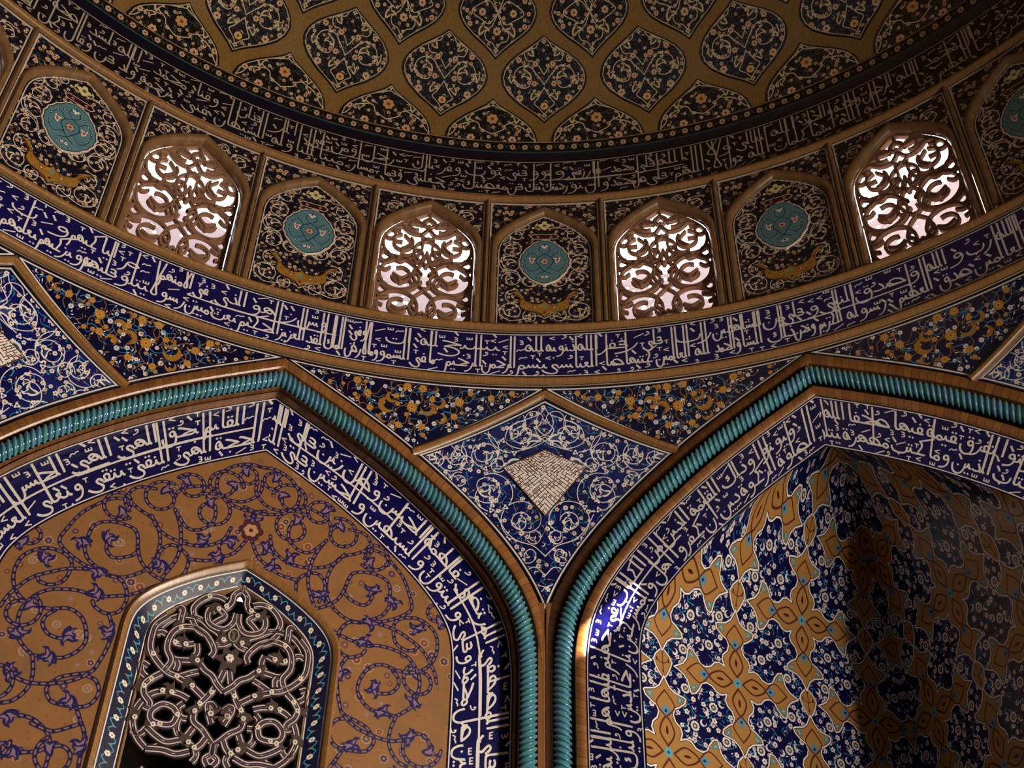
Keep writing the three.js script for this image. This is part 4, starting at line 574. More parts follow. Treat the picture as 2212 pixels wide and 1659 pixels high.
// ------------------------------------------------------------------ dome
{
  const N = 128, rows = DOME.length - 1, up = (b) => { const t = Math.min(rows - 1e-6, b * rows), i = Math.floor(t); return [lerp(DOME[i][0], DOME[i + 1][0], t - i), lerp(DOME[i][1], DOME[i + 1][1], t - i)]; };
  const inner = patch(N, rows * 4, (a, b) => { const [r, h] = up(b); return pol(a * 360, r, h); }, (a, b) => [a * 64, b * 12], V(0, -1, 0)), outer = patch(48, rows * 2, (a, b) => { const [r, h] = up(b); return pol(a * 360, r + 0.5, h + 0.35); }, (a, b) => [a, b], V(0, 1, 0));
  const dome = struct('ceiling', join([inner, outer, patch(64, 1, (a, b) => pol(a * 360, lerp(8.98, 9.8, b), lerp(15.33, 15.6, b)), (a, b) => [a, b], V(0, -1, 0))]), M.dome, 'ochre brick dome with dark lozenge tile panels');
  const O = [[0, 0], [0.16, 0.08], [0.345, 0.155], [0.6, 0.245], [0.82, 0.336], [0.95, 0.427], [1, 0.518], [0.95, 0.61], [0.83, 0.7], [0.62, 0.79], [0.345, 0.88], [0.14, 0.945], [0, 1]];
  const OUTL = [...O, ...O.slice(1, -1).reverse().map(([x, y]) => [-x, y])], hw = (v) => { for (let i = 1; i < O.length; i++) if (v <= O[i][1] + 1e-9) { const k = (v - O[i - 1][1]) / (O[i][1] - O[i - 1][1]), s = k; return lerp(O[i - 1][0], O[i][0], s); } return 0; };
  const mats = [0, 1, 2].map((k) => glaze(domeSheet(k, OUTL), 0.36));
  for (const [kind, off, hb, ht, v0] of [[2, 0.5, 14.61, 16.05, 0.5], [0, 0, 15.67, 17.02, 0], [1, 0.5, 16.65, 18.02, 0], [0, 0, 17.6, 18.9, 0]])
    for (let k = -6; k <= 5 + (off ? 0 : 1); k++) {
      const az = (k + off) * 11.25;
      const f = (a, b) => { const v = lerp(v0 + 0.001, 0.999, b), h = lerp(hb, ht, v), x = (2 * a - 1) * hw(v); return pol(az + x * 4.88, domeR(h) - 0.025, h); };
      part('dome_medallion', slab(8, 26, f, (a, b) => { const v = lerp(v0 + 0.001, 0.999, b), x = (2 * a - 1) * hw(v) * 0.488; return [x + 0.5, kind === 2 ? (v - 0.5) / 0.56 : v / 1.12]; }, 0.06), mats[kind], dome);
    }
}
// ------------------------------------------------------------------ rings of the drum
const band = (cv, a0, a1, h0, h1) => slab(60, 2, (a, b) => pol(lerp(a0, a1, a), 9.0, lerp(h0, h1, b)), (a, b) => [a, b], 0.05);
const words = (s) => s.split('|').map((q) => { const [t, x, r, l] = q.split(' '); return [t, x, (+r * Math.PI) / 20, (+l * Math.PI) / 20]; });
{
  const o = (seed) => ({ bg: '#0f0d48', ink: INK, edge: INK, seed }), h = 0.81;
  const lo = thing('inscription_band', 'cobalt blue inscription band circling the hall directly below the lattice windows', 'inscription');
  part('inscription_tiles', band(0, -52, 0, 10.27, 11.085), glaze(inscription(2048, 208, -8.17, 0, h, words(LOWER), o(3)), 0.26, false, 10, 1), lo);
  part('inscription_tiles', band(0, 0, 52, 10.27, 11.085), glaze(inscription(2048, 208, 0, 8.17, h, words(LOWER), o(4)), 0.26, false, 10, 1), lo);
  const n = (seed) => ({ bg: '#060614', ink: '#b8a68e', edge: '#b8a68e', seed, nib: 0.023 });
  const up = thing('inscription_band', 'near-black inscription band with cream script at the foot of the dome', 'inscription');
  part('inscription_tiles', band(0, -54, 0, 13.985, 14.865), glaze(inscription(2048, 212, -8.48, 0, 0.88, words(UPPER), n(5)), 0.32), up);
  part('inscription_tiles', band(0, 0, 54, 13.985, 14.865), glaze(inscription(2048, 212, 0, 8.48, 0.88, words(UPPER), n(6)), 0.32), up);
  const strip = (h0, h1, r = 9.0, d = 0.07) => [r, (h0 + h1) / 2, [[-(h1 - h0) / 2, -0.04], [-(h1 - h0) / 2, 0.01], ...halfRound((h1 - h0) * 0.42, d).map(([b, m]) => [b, m + 0.012]), [(h1 - h0) / 2, 0.01], [(h1 - h0) / 2, -0.04]]];
  const gold = (name, a, b, label) => { const [r, hh, p] = strip(a, b); struct(name, ringSweep(r, hh, p, -62, 62, 1, 1), M.gold, label); };
  gold('trim_1', 13.83, 13.975, 'golden brick moulding above the drum windows'); gold('trim_2', 11.115, 11.242, 'golden brick moulding under the drum windows'); gold('trim_3', 10.125, 10.25, 'golden brick moulding below the cobalt inscription');
  const t4 = struct('trim_4', ringSweep(9.0, 14.945, [[-0.075, -0.05], [-0.075, 0.0], [0.0, 0.015], [0.075, 0.04], [0.075, -0.05]], -62, 62, 1, 1), M.night, 'dark blue cornice below the dome');
  part('teal_line', ringSweep(9.0, 15.035, halfRound(0.016, 0.05, 3), -62, 62, 1.5, 1), M.teal, t4);
  const bd = thing('tile_border', 'narrow dark border of small rosettes round the foot of the dome', 'border');
  part('border_tiles', slab(120, 1, (a, b) => pol(lerp(-62, 62, a), 8.985, lerp(15.06, 15.335, b)), (a, b) => [(a * 124 * D * 9) / 1.62, b], 0.06), M.border, bd);
}
// ------------------------------------------------------------------ bays of the drum
const IN = [0.715, 1.45, 2.345, 0], EX = [0.825, 1.55, 2.53, 0];
const bayAt = (az, x, y, r) => pol(az + x / R0 / D, r, 11.24 + y);
function bayFrame(az, o, name) {   // the golden frame of the arch and the tiled corners above it
  const n = 26, a = bayFull(...IN, n), b = bayFull(...EX, n), N = a.length - 1, prof = [[0, 9.1], [0, 9.03], [0.1, 8.985], [0.3, 8.955], [0.5, 8.95], [0.7, 8.955], [0.9, 8.985], [1, 9.03], [1, 9.08]], nv = prof.length - 1;
  const L = [0]; for (let i = 1; i <= N; i++) L.push(L[i - 1] + Math.hypot(b[i][0] - b[i - 1][0], b[i][1] - b[i - 1][1]));
  part(name, toCreasedNormals(flat(patch(N, nv, (u, v) => { const i = Math.round(u * N), [t, r] = prof[Math.round(v * nv)]; return bayAt(az, lerp(a[i][0], b[i][0], t), lerp(a[i][1], b[i][1], t), r); }, (u, v) => [L[Math.round(u * N)], v])), 0.7), M.pilaster, o);
}
function bayCorner(az, o, kind) {
  const half = bayHalf(...EX, 30);
  part('corner_tiles', slab(24, 6, (a, b) => { const x = lerp(-0.832, 0.832, a); return bayAt(az, x, lerp(Math.max(1.3, topOf(half, Math.min(0.8249, Math.abs(x))) - 0.01), 2.6, b), 9.02); }, (a, b, p) => { const x = lerp(-0.83, 0.83, a), y = p.y - EYE - 11.24; return [(x + 0.83) / 1.66, (y - 1.55) / 1.05]; }, 0.06), M.corner[kind], o);
  const w = 0.012, T = [];
  for (const s of [-1, 1]) T.push(patch(1, 12, (a, b) => bayAt(az, s * lerp(0.815, 0.815 + 2 * w, a), lerp(0, 2.59, b), 9.012), (a, b) => [a, b]));
  T.push(patch(12, 1, (a, b) => bayAt(az, lerp(-0.83, 0.83, a), lerp(2.565, 2.565 + 2 * w, b), 9.012), (a, b) => [a, b]));
  part('white_line', join(T), M.line, o);
}
// blind panels
{
  const labels = { 0: 'arched tile panel with turquoise medallion, straight above the tip of the middle blue kite', '-2': 'arched tile panel with turquoise medallion between the two lattice windows left of the middle', 2: 'arched tile panel with turquoise medallion between the two lattice windows right of the middle', '-4': 'arched tile panel with turquoise medallion left of all the fully seen lattice windows', 4: 'shadowed arched tile panel with turquoise medallion, last one on the right beyond the lattice windows' };
  const half = bayHalf(...IN, 30), med = plate(MEDALLION(), 0.03, [-0.42, 0.42, -0.5, 0.5]), cre = plate(CRESCENT, 0.028, [-0.55, 0.55, -0.05, 0.55]);
  for (const k of [0, -2, 2, -4, 4]) {
    const az = 11.25 * k, o = thing('medallion_niche', labels[k], 'tile panel', 'arched medallion panels of the drum');
    part('panel_tiles', slab(20, 12, (a, b) => { const x = lerp(-0.714, 0.714, a); return bayAt(az, x, topOf(half, Math.abs(x)) * b, 9.03); }, (a, b, p) => [(lerp(-0.714, 0.714, a) + 0.76) / 1.52, (p.y - EYE - 11.24) / 2.375], 0.06), M.panel, o);
    const edge = bayFull(0.7, 1.45, 2.325, 0, 26), N = edge.length - 1, edge2 = bayFull(0.684, 1.45, 2.3, 0, 26);
    part('white_line', patch(N, 1, (u, v) => { const i = Math.round(u * N), p = v < 0.5 ? edge[i] : edge2[i]; return bayAt(az, p[0], p[1], 9.022); }, (u, v) => [u, v]), M.line, o);
    bayFrame(az, o, 'arch_frame'); bayCorner(az, o, 0);
    onWall(part('medallion', med, M.medal, o, 'scalloped turquoise medallion'), az, 0, EYE + 11.24 + 1.295, 0.028); onWall(part('crescent', cre, M.crescent, o, 'ochre crescent cartouche'), az, 0, EYE + 11.24 + 0.19, 0.028);
  }
}
// lattice windows
const ribGeo = (pts, w, d, map) => {   // a bar of width w and depth d along a flat curve; map(x, y, z) puts it in place
  const q = resample(new THREE.CatmullRomCurve3(pts.map(([x, y]) => V(x, y, 0)), false, 'centripetal').getPoints(pts.length * 5).map((p) => [p.x, p.y]), Math.max(4, pts.length * 4)), n = q.length - 1;
  const nrm = q.map((p, i) => { const a = q[Math.max(0, i - 1)], b = q[Math.min(n, i + 1)], l = Math.hypot(b[0] - a[0], b[1] - a[1]) || 1; return [-(b[1] - a[1]) / l, (b[0] - a[0]) / l]; });
  const prof = [[-1, -1], [-1, 0.72], [-0.75, 1], [0.75, 1], [1, 0.72], [1, -1], [-1, -1]], vs = [0, 0.08, 0.1, 0.9, 0.92, 0.98, 1], L = [0]; for (let i = 1; i <= n; i++) L.push(L[i - 1] + Math.hypot(q[i][0] - q[i - 1][0], q[i][1] - q[i - 1][1]));
  const g = patch(n, 6, (a, b) => { const i = Math.round(a * n), [s, z] = prof[Math.round(b * 6)]; return map(q[i][0] + (nrm[i][0] * s * w) / 2, q[i][1] + (nrm[i][1] * s * w) / 2, (z * d) / 2); }, (a, b) => [L[Math.round(a * n)] * 3, vs[Math.round(b * 6)]], V(0, 0.001, 0));
  return toCreasedNormals(flat(g), 0.5);
};
{
  const el = (x, y, a, b, t0, t1) => range(11, (i) => { const t = lerp(t0, t1, i / 10); return [x + Math.cos(t * D) * a, y + Math.sin(t * D) * b]; });
  const side = [el(-0.37, 1.6, 0.3, 0.36, 60, 380), el(-0.38, 0.94, 0.29, 0.32, 20, 330), el(-0.37, 0.3, 0.3, 0.3, 0, 350), el(-0.37, 1.62, 0.15, 0.17, 100, 400), el(-0.36, 0.93, 0.14, 0.15, 200, 480), el(-0.36, 0.3, 0.14, 0.14, 60, 330),
    [[0, 2.2], [-0.12, 2.05], [-0.3, 2.06], [-0.5, 1.96], [-0.68, 1.8]], [[0, 1.98], [-0.1, 1.84], [-0.26, 1.84], [-0.42, 1.98], [-0.5, 2.05]], [[0, 1.72], [-0.16, 1.6], [-0.2, 1.42], [-0.1, 1.26], [0, 1.16]], [[-0.7, 1.42], [-0.55, 1.32], [-0.36, 1.28], [-0.2, 1.18], [-0.05, 0.98]],
    [[0, 1.46], [-0.06, 1.2], [-0.18, 1.02], [-0.12, 0.8], [0, 0.66]], [[-0.71, 0.86], [-0.58, 0.64], [-0.38, 0.6], [-0.18, 0.66], [-0.04, 0.84]], [[-0.71, 0.2], [-0.56, 0.06], [-0.36, 0.02], [-0.14, 0.05], [0, 0.22]], [[0, 0.66], [-0.14, 0.5], [-0.16, 0.34], [-0.06, 0.2], [0, 0.02]],
    el(-0.2, 2.02, 0.09, 0.1, 0, 300), el(-0.13, 1.36, 0.08, 0.13, 0, 360), el(-0.58, 1.78, 0.08, 0.11, 100, 400), el(-0.62, 1.28, 0.07, 0.1, 0, 320), el(-0.15, 0.88, 0.07, 0.12, 0, 360), el(-0.62, 0.6, 0.07, 0.1, 30, 340), el(-0.13, 0.3, 0.06, 0.12, 0, 360), [[-0.71, 1.05], [-0.6, 1.0], [-0.52, 1.06]], [[-0.3, 1.28], [-0.38, 1.2], [-0.5, 1.24]], [[-0.68, 0.32], [-0.58, 0.28]],
    [[-0.71, 1.2], [-0.6, 1.16], [-0.46, 1.24]], [[-0.36, 1.78], [-0.26, 1.62], [-0.38, 1.46]], [[-0.52, 1.62], [-0.38, 1.62]], [[-0.6, 2.0], [-0.56, 1.86], [-0.42, 1.86]], [[-0.24, 2.2], [-0.2, 2.08]], [[-0.7, 0.5], [-0.6, 0.42], [-0.5, 0.46]], [[-0.48, 0.94], [-0.34, 0.86], [-0.24, 0.94]], [[-0.46, 0.3], [-0.34, 0.24], [-0.22, 0.3]], [[-0.71, 1.66], [-0.6, 1.6]], [[-0.18, 1.42], [-0.28, 1.34], [-0.4, 1.36]], [[0, 1.72], [-0.1, 1.8], [0, 1.98]], [[0, 1.98], [-0.1, 2.1], [0, 2.22], [0, 2.32]]];
  const labels = { '-1': 'brown carved lattice in the arched window just left of the middle medallion panel', 1: 'brown carved lattice in the arched window just right of the middle medallion panel', '-3': 'brown carved lattice in the arched window at upper left, third bay from the middle', 3: 'brown carved lattice in the arched window at upper right, against deep shadow', '-5': 'sliver of lattice in the window cut off by the left picture edge' };
  const openHalf = bayHalf(...IN, 30), R = rng(17);
  const holes = []; for (let i = 0; i < 400 && holes.length < 26; i++) { const x = (R() - 0.5) * 1.3, y = 0.42 + R() * 0.98, r = 0.022 + R() * 0.03; if (holes.every(([a, b, q]) => Math.hypot(a - x, b - y) > q + r + 0.05)) holes.push([x, y, r]); }
  const pl = new THREE.Shape([[-0.78, 0.32], [0.78, 0.32], [0.78, 1.36], [0.4, 1.5], [0, 1.42], [-0.4, 1.5], [-0.78, 1.36]].map((p) => new THREE.Vector2(...p)));
  for (const [x, y, r] of holes) { const h = new THREE.Path(); h.absellipse(x, y, r, r * 1.2, 0, Math.PI * 2, true); pl.holes.push(h); }
  const screenGeo = new THREE.ExtrudeGeometry(pl, { depth: 0.03, bevelEnabled: false, curveSegments: 8 });
  const milk = new THREE.MeshPhysicalMaterial({ color: '#d4ccd0', roughness: 1, transmission: 0.72, thickness: 0 });
  let wn = 2;
  for (const k of [-1, 1, -3, 3, -5, 7]) {
    const az = 11.25 * k, w = struct('window_' + wn++, null, null, 'arched drum window with a golden frame');
    bayFrame(az, w, 'window_frame'); bayCorner(az, w, 1);
    const a = bayFull(...IN, 26), b = bayFull(0.8, 2.15, 3.0, 0, 26), N = a.length - 1;
    part('window_reveal', patch(N, 3, (u, v) => { const i = Math.round(u * N); return bayAt(az, lerp(a[i][0], b[i][0], v), lerp(a[i][1], b[i][1], v), lerp(9.04, 9.6, v)); }, (u, v) => [u, v], V(0, -1, 0)), plain('#9a7a62', 0.7), w);
    part('window_sill', new THREE.BoxGeometry(1.66, 0.08, 0.66), M.stone, w); onWall(w.children[w.children.length - 1], az, 0, EYE + 11.19, 0.35);
    if (k === 7) { const sh = []; for (const [x, y, ww, hh] of [[0, 0.45, 1.5, 0.9], [0, 1.82, 1.5, 1.12], [0.66, 1.08, 0.3, 0.4]]) sh.push(new THREE.BoxGeometry(ww, hh, 0.05).translate(x, y, 0)); onWall(part('sunbeam_mask', join(sh), M.dark, w), az, 0, EYE + 11.24, 0.12); continue; }  // unseen boards added to narrow the sun to a short slot
    const o = thing('window_lattice', labels[k], 'lattice', 'carved lattices of the drum windows'); onWall(o, az, 0, EYE + 11.24, 0.12);
    for (const s of [1, -1]) for (const q of side) {
      const pts = q.map(([x, y]) => [x * s, y]).filter(([x, y]) => y < topOf(openHalf, Math.min(0.714, Math.abs(x))) + 0.02);
      if (pts.length > 1) part('rib', ribGeo(pts, 0.04, 0.07, (x, y, z) => V(x, y, z)), M.lattice, o);
    }
    part('rim', ribGeo(bayFull(0.7, 1.45, 2.32, 0.02, 14), 0.03, 0.08, (x, y, z) => V(x, y, z)), M.lattice, o);
    for (const [x, y] of [[0, 2.0], [0, 1.72], [0, 1.16], [0, 0.66], [-0.37, 1.45], [0.37, 1.45], [-0.36, 0.78], [0.36, 0.78], [-0.42, 1.26], [0.42, 1.26]]) part('boss', new THREE.CylinderGeometry(0.028, 0.036, 0.1, 10).rotateX(Math.PI / 2).translate(x, y, 0.01), M.lattice, o);
    { const s = part('outer_screen', screenGeo, milk, o, 'grey outer screen pierced with round holes'); s.position.set(0, 0, -0.5); }
  }
}
// pilasters between the bays
for (let k = -6; k < 6; k++) {
  const az = 11.25 * (k + 0.5), n = 2, hs = [11.24, 12.5, 13.84];
  struct('trim_' + (k + 11), sweep(hs.map((h) => pol(az, 9.0, h)), hs.map(() => V(Math.cos(az * D), 0, Math.sin(az * D))), hs.map(() => V(-Math.sin(az * D), 0, Math.cos(az * D))), [[-0.034, -0.12], ...halfRound(0.034, 0.06), [0.034, -0.12]], 1), M.pilaster, 'slender tan shaft between two bays of the drum');
}
// ------------------------------------------------------------------ pendentives
{
  const uvP = (p, az0) => { let a = Math.atan2(p.x, -p.z) / D - az0; return [(a * D * 9.3 + 3.68) / 7.36, (p.y - EYE - 6.5) / 3.64]; };
  const outerTop = (u) => lerp(10.07, 9.03, Math.min(1, Math.abs(u) / 1.8));
  const frameProf = [[-0.055, -0.03], [-0.055, 0.012], [-0.04, 0.02], [-0.02, 0.045], [0.02, 0.045], [0.04, 0.02], [0.055, 0.012], [0.055, -0.03]];
  const kl = { 0: 'large cobalt kite panel with white scrolls and a square-script kite, between the two rope arches', '-45': 'cobalt kite panel with white scrolls cut off at the left picture edge', 45: 'cobalt kite panel with white scrolls cut off at the right picture edge' };
  const tl = { '-45': ['gold-flowered blue tile field left of the far left kite panel', 'gold-flowered blue tile field between the far left kite panel and the tip of the left rope arch'], 0: ['gold-flowered blue tile field between the tip of the left rope arch and the middle kite', 'gold-flowered blue tile field between the middle kite and the tip of the right rope arch'], 45: ['gold-flowered blue tile field between the tip of the right rope arch and the far right kite', 'gold-flowered blue tile field right of the far right kite panel'] };
  const k1 = plate([[0, 9.19], [0.56, 8.94], [0, 8.27], [-0.56, 8.94]], 0.02, [-0.58, 0.58, 8.25, 9.21]);
  for (const az0 of [0, -45, 45]) {
    const o = thing('kite_spandrel', kl[az0], 'tile panel', 'blue kite panels between the arches');
    const f = (a, b) => { const u = lerp(-1.733, 1.733, a), phi = phiOf(u), top = lerp(9.92, 9.0, Math.abs(u) / 1.735), lo = Math.min(top - 0.002, archAt(OUTK, phi)); return pend(phi, lerp(lo, top, b), az0, 0.015); };
    part('panel_tiles', slab(64, 30, f, (a, b, p) => uvP(p, az0), 0.06), M.pend, o);
    // the kite of square script lies on the panel
    const p = k1.attributes.position, kg = k1.clone(), q = kg.attributes.position; for (let i = 0; i < q.count; i++) { const w = pend(phiOf(p.getX(i)), p.getY(i), az0, 0.018 - p.getZ(i)); q.setXYZ(i, w.x, w.y, w.z); } kg.computeVertexNormals();
    part('square_script_kite', kg, M.kufic, o, 'white kite filled with brown square script');
    // its golden frame
    const us = range(41, (i) => lerp(-1.78, 1.78, i / 40)), pts = us.map((u) => pend(phiOf(u), lerp(9.995, 9.02, Math.abs(u) / 1.78), az0, -0.0)), room = us.map((u) => { const a = (az0 + phiOf(u)) * D; return V(-Math.sin(a), -0.15, Math.cos(a)).normalize(); });
    const sd = pts.map((w, i) => { const t = pts[Math.min(40, i + 1)].clone().sub(pts[Math.max(0, i - 1)]).normalize(), k = i === 20 ? 1 / Math.cos(0.5) : 1; return room[i].clone().cross(t).normalize().multiplyScalar(k); });
    part('frame', sweep(pts, sd, room, frameProf, 1), M.gold, o, 'golden brick frame');
    for (const [side, label] of [[-1, tl[az0][0]], [1, tl[az0][1]]]) {
      const low = (u) => { const phi = phiOf(u); return Math.max(archAt(OUTK, phi), Math.abs(u) < 1.8 ? outerTop(u) : 0); };
      const cut = (a, b, n) => slab(n, 10, (x, y) => { const u = side * lerp(a, b, x), phi = phiOf(u), lo = Math.min(10.095, low(u)); return pend(phi, lerp(lo, 10.1, y), az0, 0.015); }, (x, y, p) => uvP(p, az0), 0.06);
      const t = thing('tile_field', label, 'tile field', 'gold-flowered fields under the ring');
      part('field_tiles', join([cut(0.02, 1.8, 24), cut(1.8, 3.64, 26)]), M.pend, t);
    }
  }
  // masonry behind
  struct('wall_pendentive', join([-45, 0, 45].map((az0) => patch(48, 6, (a, b) => { const phi = lerp(-22.5, 22.5, a), lo = archAt(OUT, phi) - 0.02; return pend(phi, lerp(lo, 10.2, b), az0, 0.11); }, (a, b) => [a, b]))), M.stone);
}
// ------------------------------------------------------------------ the two arches: mouldings, ropes, inscriptions
const FOOT = 4.15;
function arch(az, side, deep, labels) {
  const fr = struct(side < 0 ? 'trim_30' : 'trim_31', null, null, labels.trim); onWall(fr, az);
  part('outer_moulding', archStrip([[-0.3, 0.03], [-0.3, -0.012], [-0.27, -0.02], [-0.22, -0.045], [-0.165, -0.045], [-0.145, -0.03], [-0.135, 0.1]], FOOT, 70, 1), M.brick, fr);
  part('channel', archStrip([[-0.14, 0.06], [-0.12, 0.14], [0.1, 0.14], [0.12, 0.1]], FOOT, 60, 1), plain('#1c1410', 0.8), fr);  // groove behind the rope, its shade put into the dark colour
  part('inner_moulding', archStrip(deep ? [[0.1, 0.02], [0.085, 0.14], [0.085, 0.3]] : [[0.125, 0.16], [0.13, 0.06], [0.16, 0.02], [0.22, 0.01], [0.265, 0.03], [0.285, 0.06]], FOOT, 60, 1), M.brick, fr);
  // the twisted rope, coil by coil
  const rope = thing('rope_moulding', labels.rope, 'rope moulding', 'turquoise rope mouldings of the arches'); onWall(rope, az);
  const coil = new THREE.SphereGeometry(1, 18, 10); { const p = coil.attributes.position; for (let i = 0; i < p.count; i++) { const y = p.getY(i); p.setY(i, y); } coil.computeVertexNormals(); }
  const half = archHalf(0, FOOT, 400); let L = [0]; for (let i = 1; i < half.length; i++) L.push(L[i - 1] + Math.hypot(half[i][0] - half[i - 1][0], half[i][1] - half[i - 1][1]));
  const total = L[L.length - 1], n = Math.round(total / 0.0735), R = rng(az > 0 ? 5 : 6);
  for (const s of [-1, 1]) for (let i = 0; i < n; i++) {
    const d = ((i + (s > 0 ? 0.5 : 0.5)) / n) * total; let j = 0; while (L[j + 1] < d) j++;
    const a = half[j], b = half[j + 1], t = Math.atan2(b[1] - a[1], s * (b[0] - a[0])), k = (d - L[j]) / (L[j + 1] - L[j]);
    const m = part('coil', coil, M.turquoise[(R() * 4) | 0], rope); m.position.set(s * lerp(a[0], b[0], k), EYE + lerp(a[1], b[1], k), 0);
    m.rotation.z = t - Math.PI / 2 + s * 0.5; m.scale.set(0.126, 0.038, 0.118);
  }
  part('core', new THREE.TubeGeometry(new THREE.CatmullRomCurve3(archFull(0, FOOT, 40).map(([x, y]) => V(x, y + EYE, 0))), 160, 0.085, 8), M.turquoise[0], rope);
  // inscription
  const [w1, d1, w2, d2] = deep ? [0.08, 0.3, 0.88, 0.3] : [0.28, 0.05, 0.96, 0.12];
  const ins = thing('inscription_band', labels.inscription, 'inscription'); onWall(ins, az);
  const mid = archHalf((w1 + w2) / 2, FOOT, 120); let len = 0; for (let i = 1; i < mid.length; i++) len += Math.hypot(mid[i][0] - mid[i - 1][0], mid[i][1] - mid[i - 1][1]);
  const h = w2 - w1, list = (x) => x.split(' ').map((t, i) => [i % 2 ? 'U' : 'L', t]), o = (seed) => ({ bg: '#0c0b42', ink: INK, edge: INK, seed, nib: 0.031 });
  const right = inscription(2048, Math.round((2048 * h) / len), 0, len, h, list(labels.text[0]), o(az + 31)), left = inscription(2048, Math.round((2048 * h) / len), -len, 0, h, list(labels.text[1]), { ...o(az + 37), from: -0.12 });
  const flipV = (g) => { const t = g.attributes.uv; for (let i = 0; i < t.count; i++) t.setY(i, 1 - t.getY(i)); return g; };
  const strip = (a0, a1) => { const g = archStrip([[w1, d1], [w2, d2]], FOOT, 80, 0, a0, a1); return flipV(g); };
  part('inscription_tiles', strip(0, 0.5), glaze(left, 0.24, false, 8, 1), ins); part('inscription_tiles', strip(0.5, 1), glaze(right, 0.24, false, 8, 1), ins);
}
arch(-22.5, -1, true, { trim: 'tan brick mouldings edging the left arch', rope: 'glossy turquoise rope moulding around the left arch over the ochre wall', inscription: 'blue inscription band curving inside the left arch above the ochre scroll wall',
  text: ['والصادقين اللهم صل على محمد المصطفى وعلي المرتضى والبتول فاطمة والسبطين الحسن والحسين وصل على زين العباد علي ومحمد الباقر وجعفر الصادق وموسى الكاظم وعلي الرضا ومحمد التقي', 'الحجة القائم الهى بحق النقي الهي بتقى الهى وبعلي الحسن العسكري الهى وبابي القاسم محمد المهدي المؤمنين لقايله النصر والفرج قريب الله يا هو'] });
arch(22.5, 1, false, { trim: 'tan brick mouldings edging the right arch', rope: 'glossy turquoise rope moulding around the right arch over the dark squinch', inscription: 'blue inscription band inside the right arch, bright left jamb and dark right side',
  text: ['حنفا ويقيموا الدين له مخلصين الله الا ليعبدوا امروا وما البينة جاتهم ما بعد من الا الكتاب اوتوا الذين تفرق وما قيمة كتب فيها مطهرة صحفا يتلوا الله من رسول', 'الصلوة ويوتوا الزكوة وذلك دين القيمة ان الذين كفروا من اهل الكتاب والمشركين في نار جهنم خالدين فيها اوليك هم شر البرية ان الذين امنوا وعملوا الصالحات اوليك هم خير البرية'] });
// tan strip in the corner between the ropes
struct('trim_32', join([-1, 1].map((s) => new THREE.BoxGeometry(0.075, 11.9 - 3.6, 0.16).translate(s * 0.05, (11.9 - 3.6) / 2 + 5.7 - 5.7 + 1.6, 0)).map((g) => g.scale(1, 0.42, 1).translate(0, 4.6, -9.76))), M.brick, 'pair of tan strips between the two ropes');
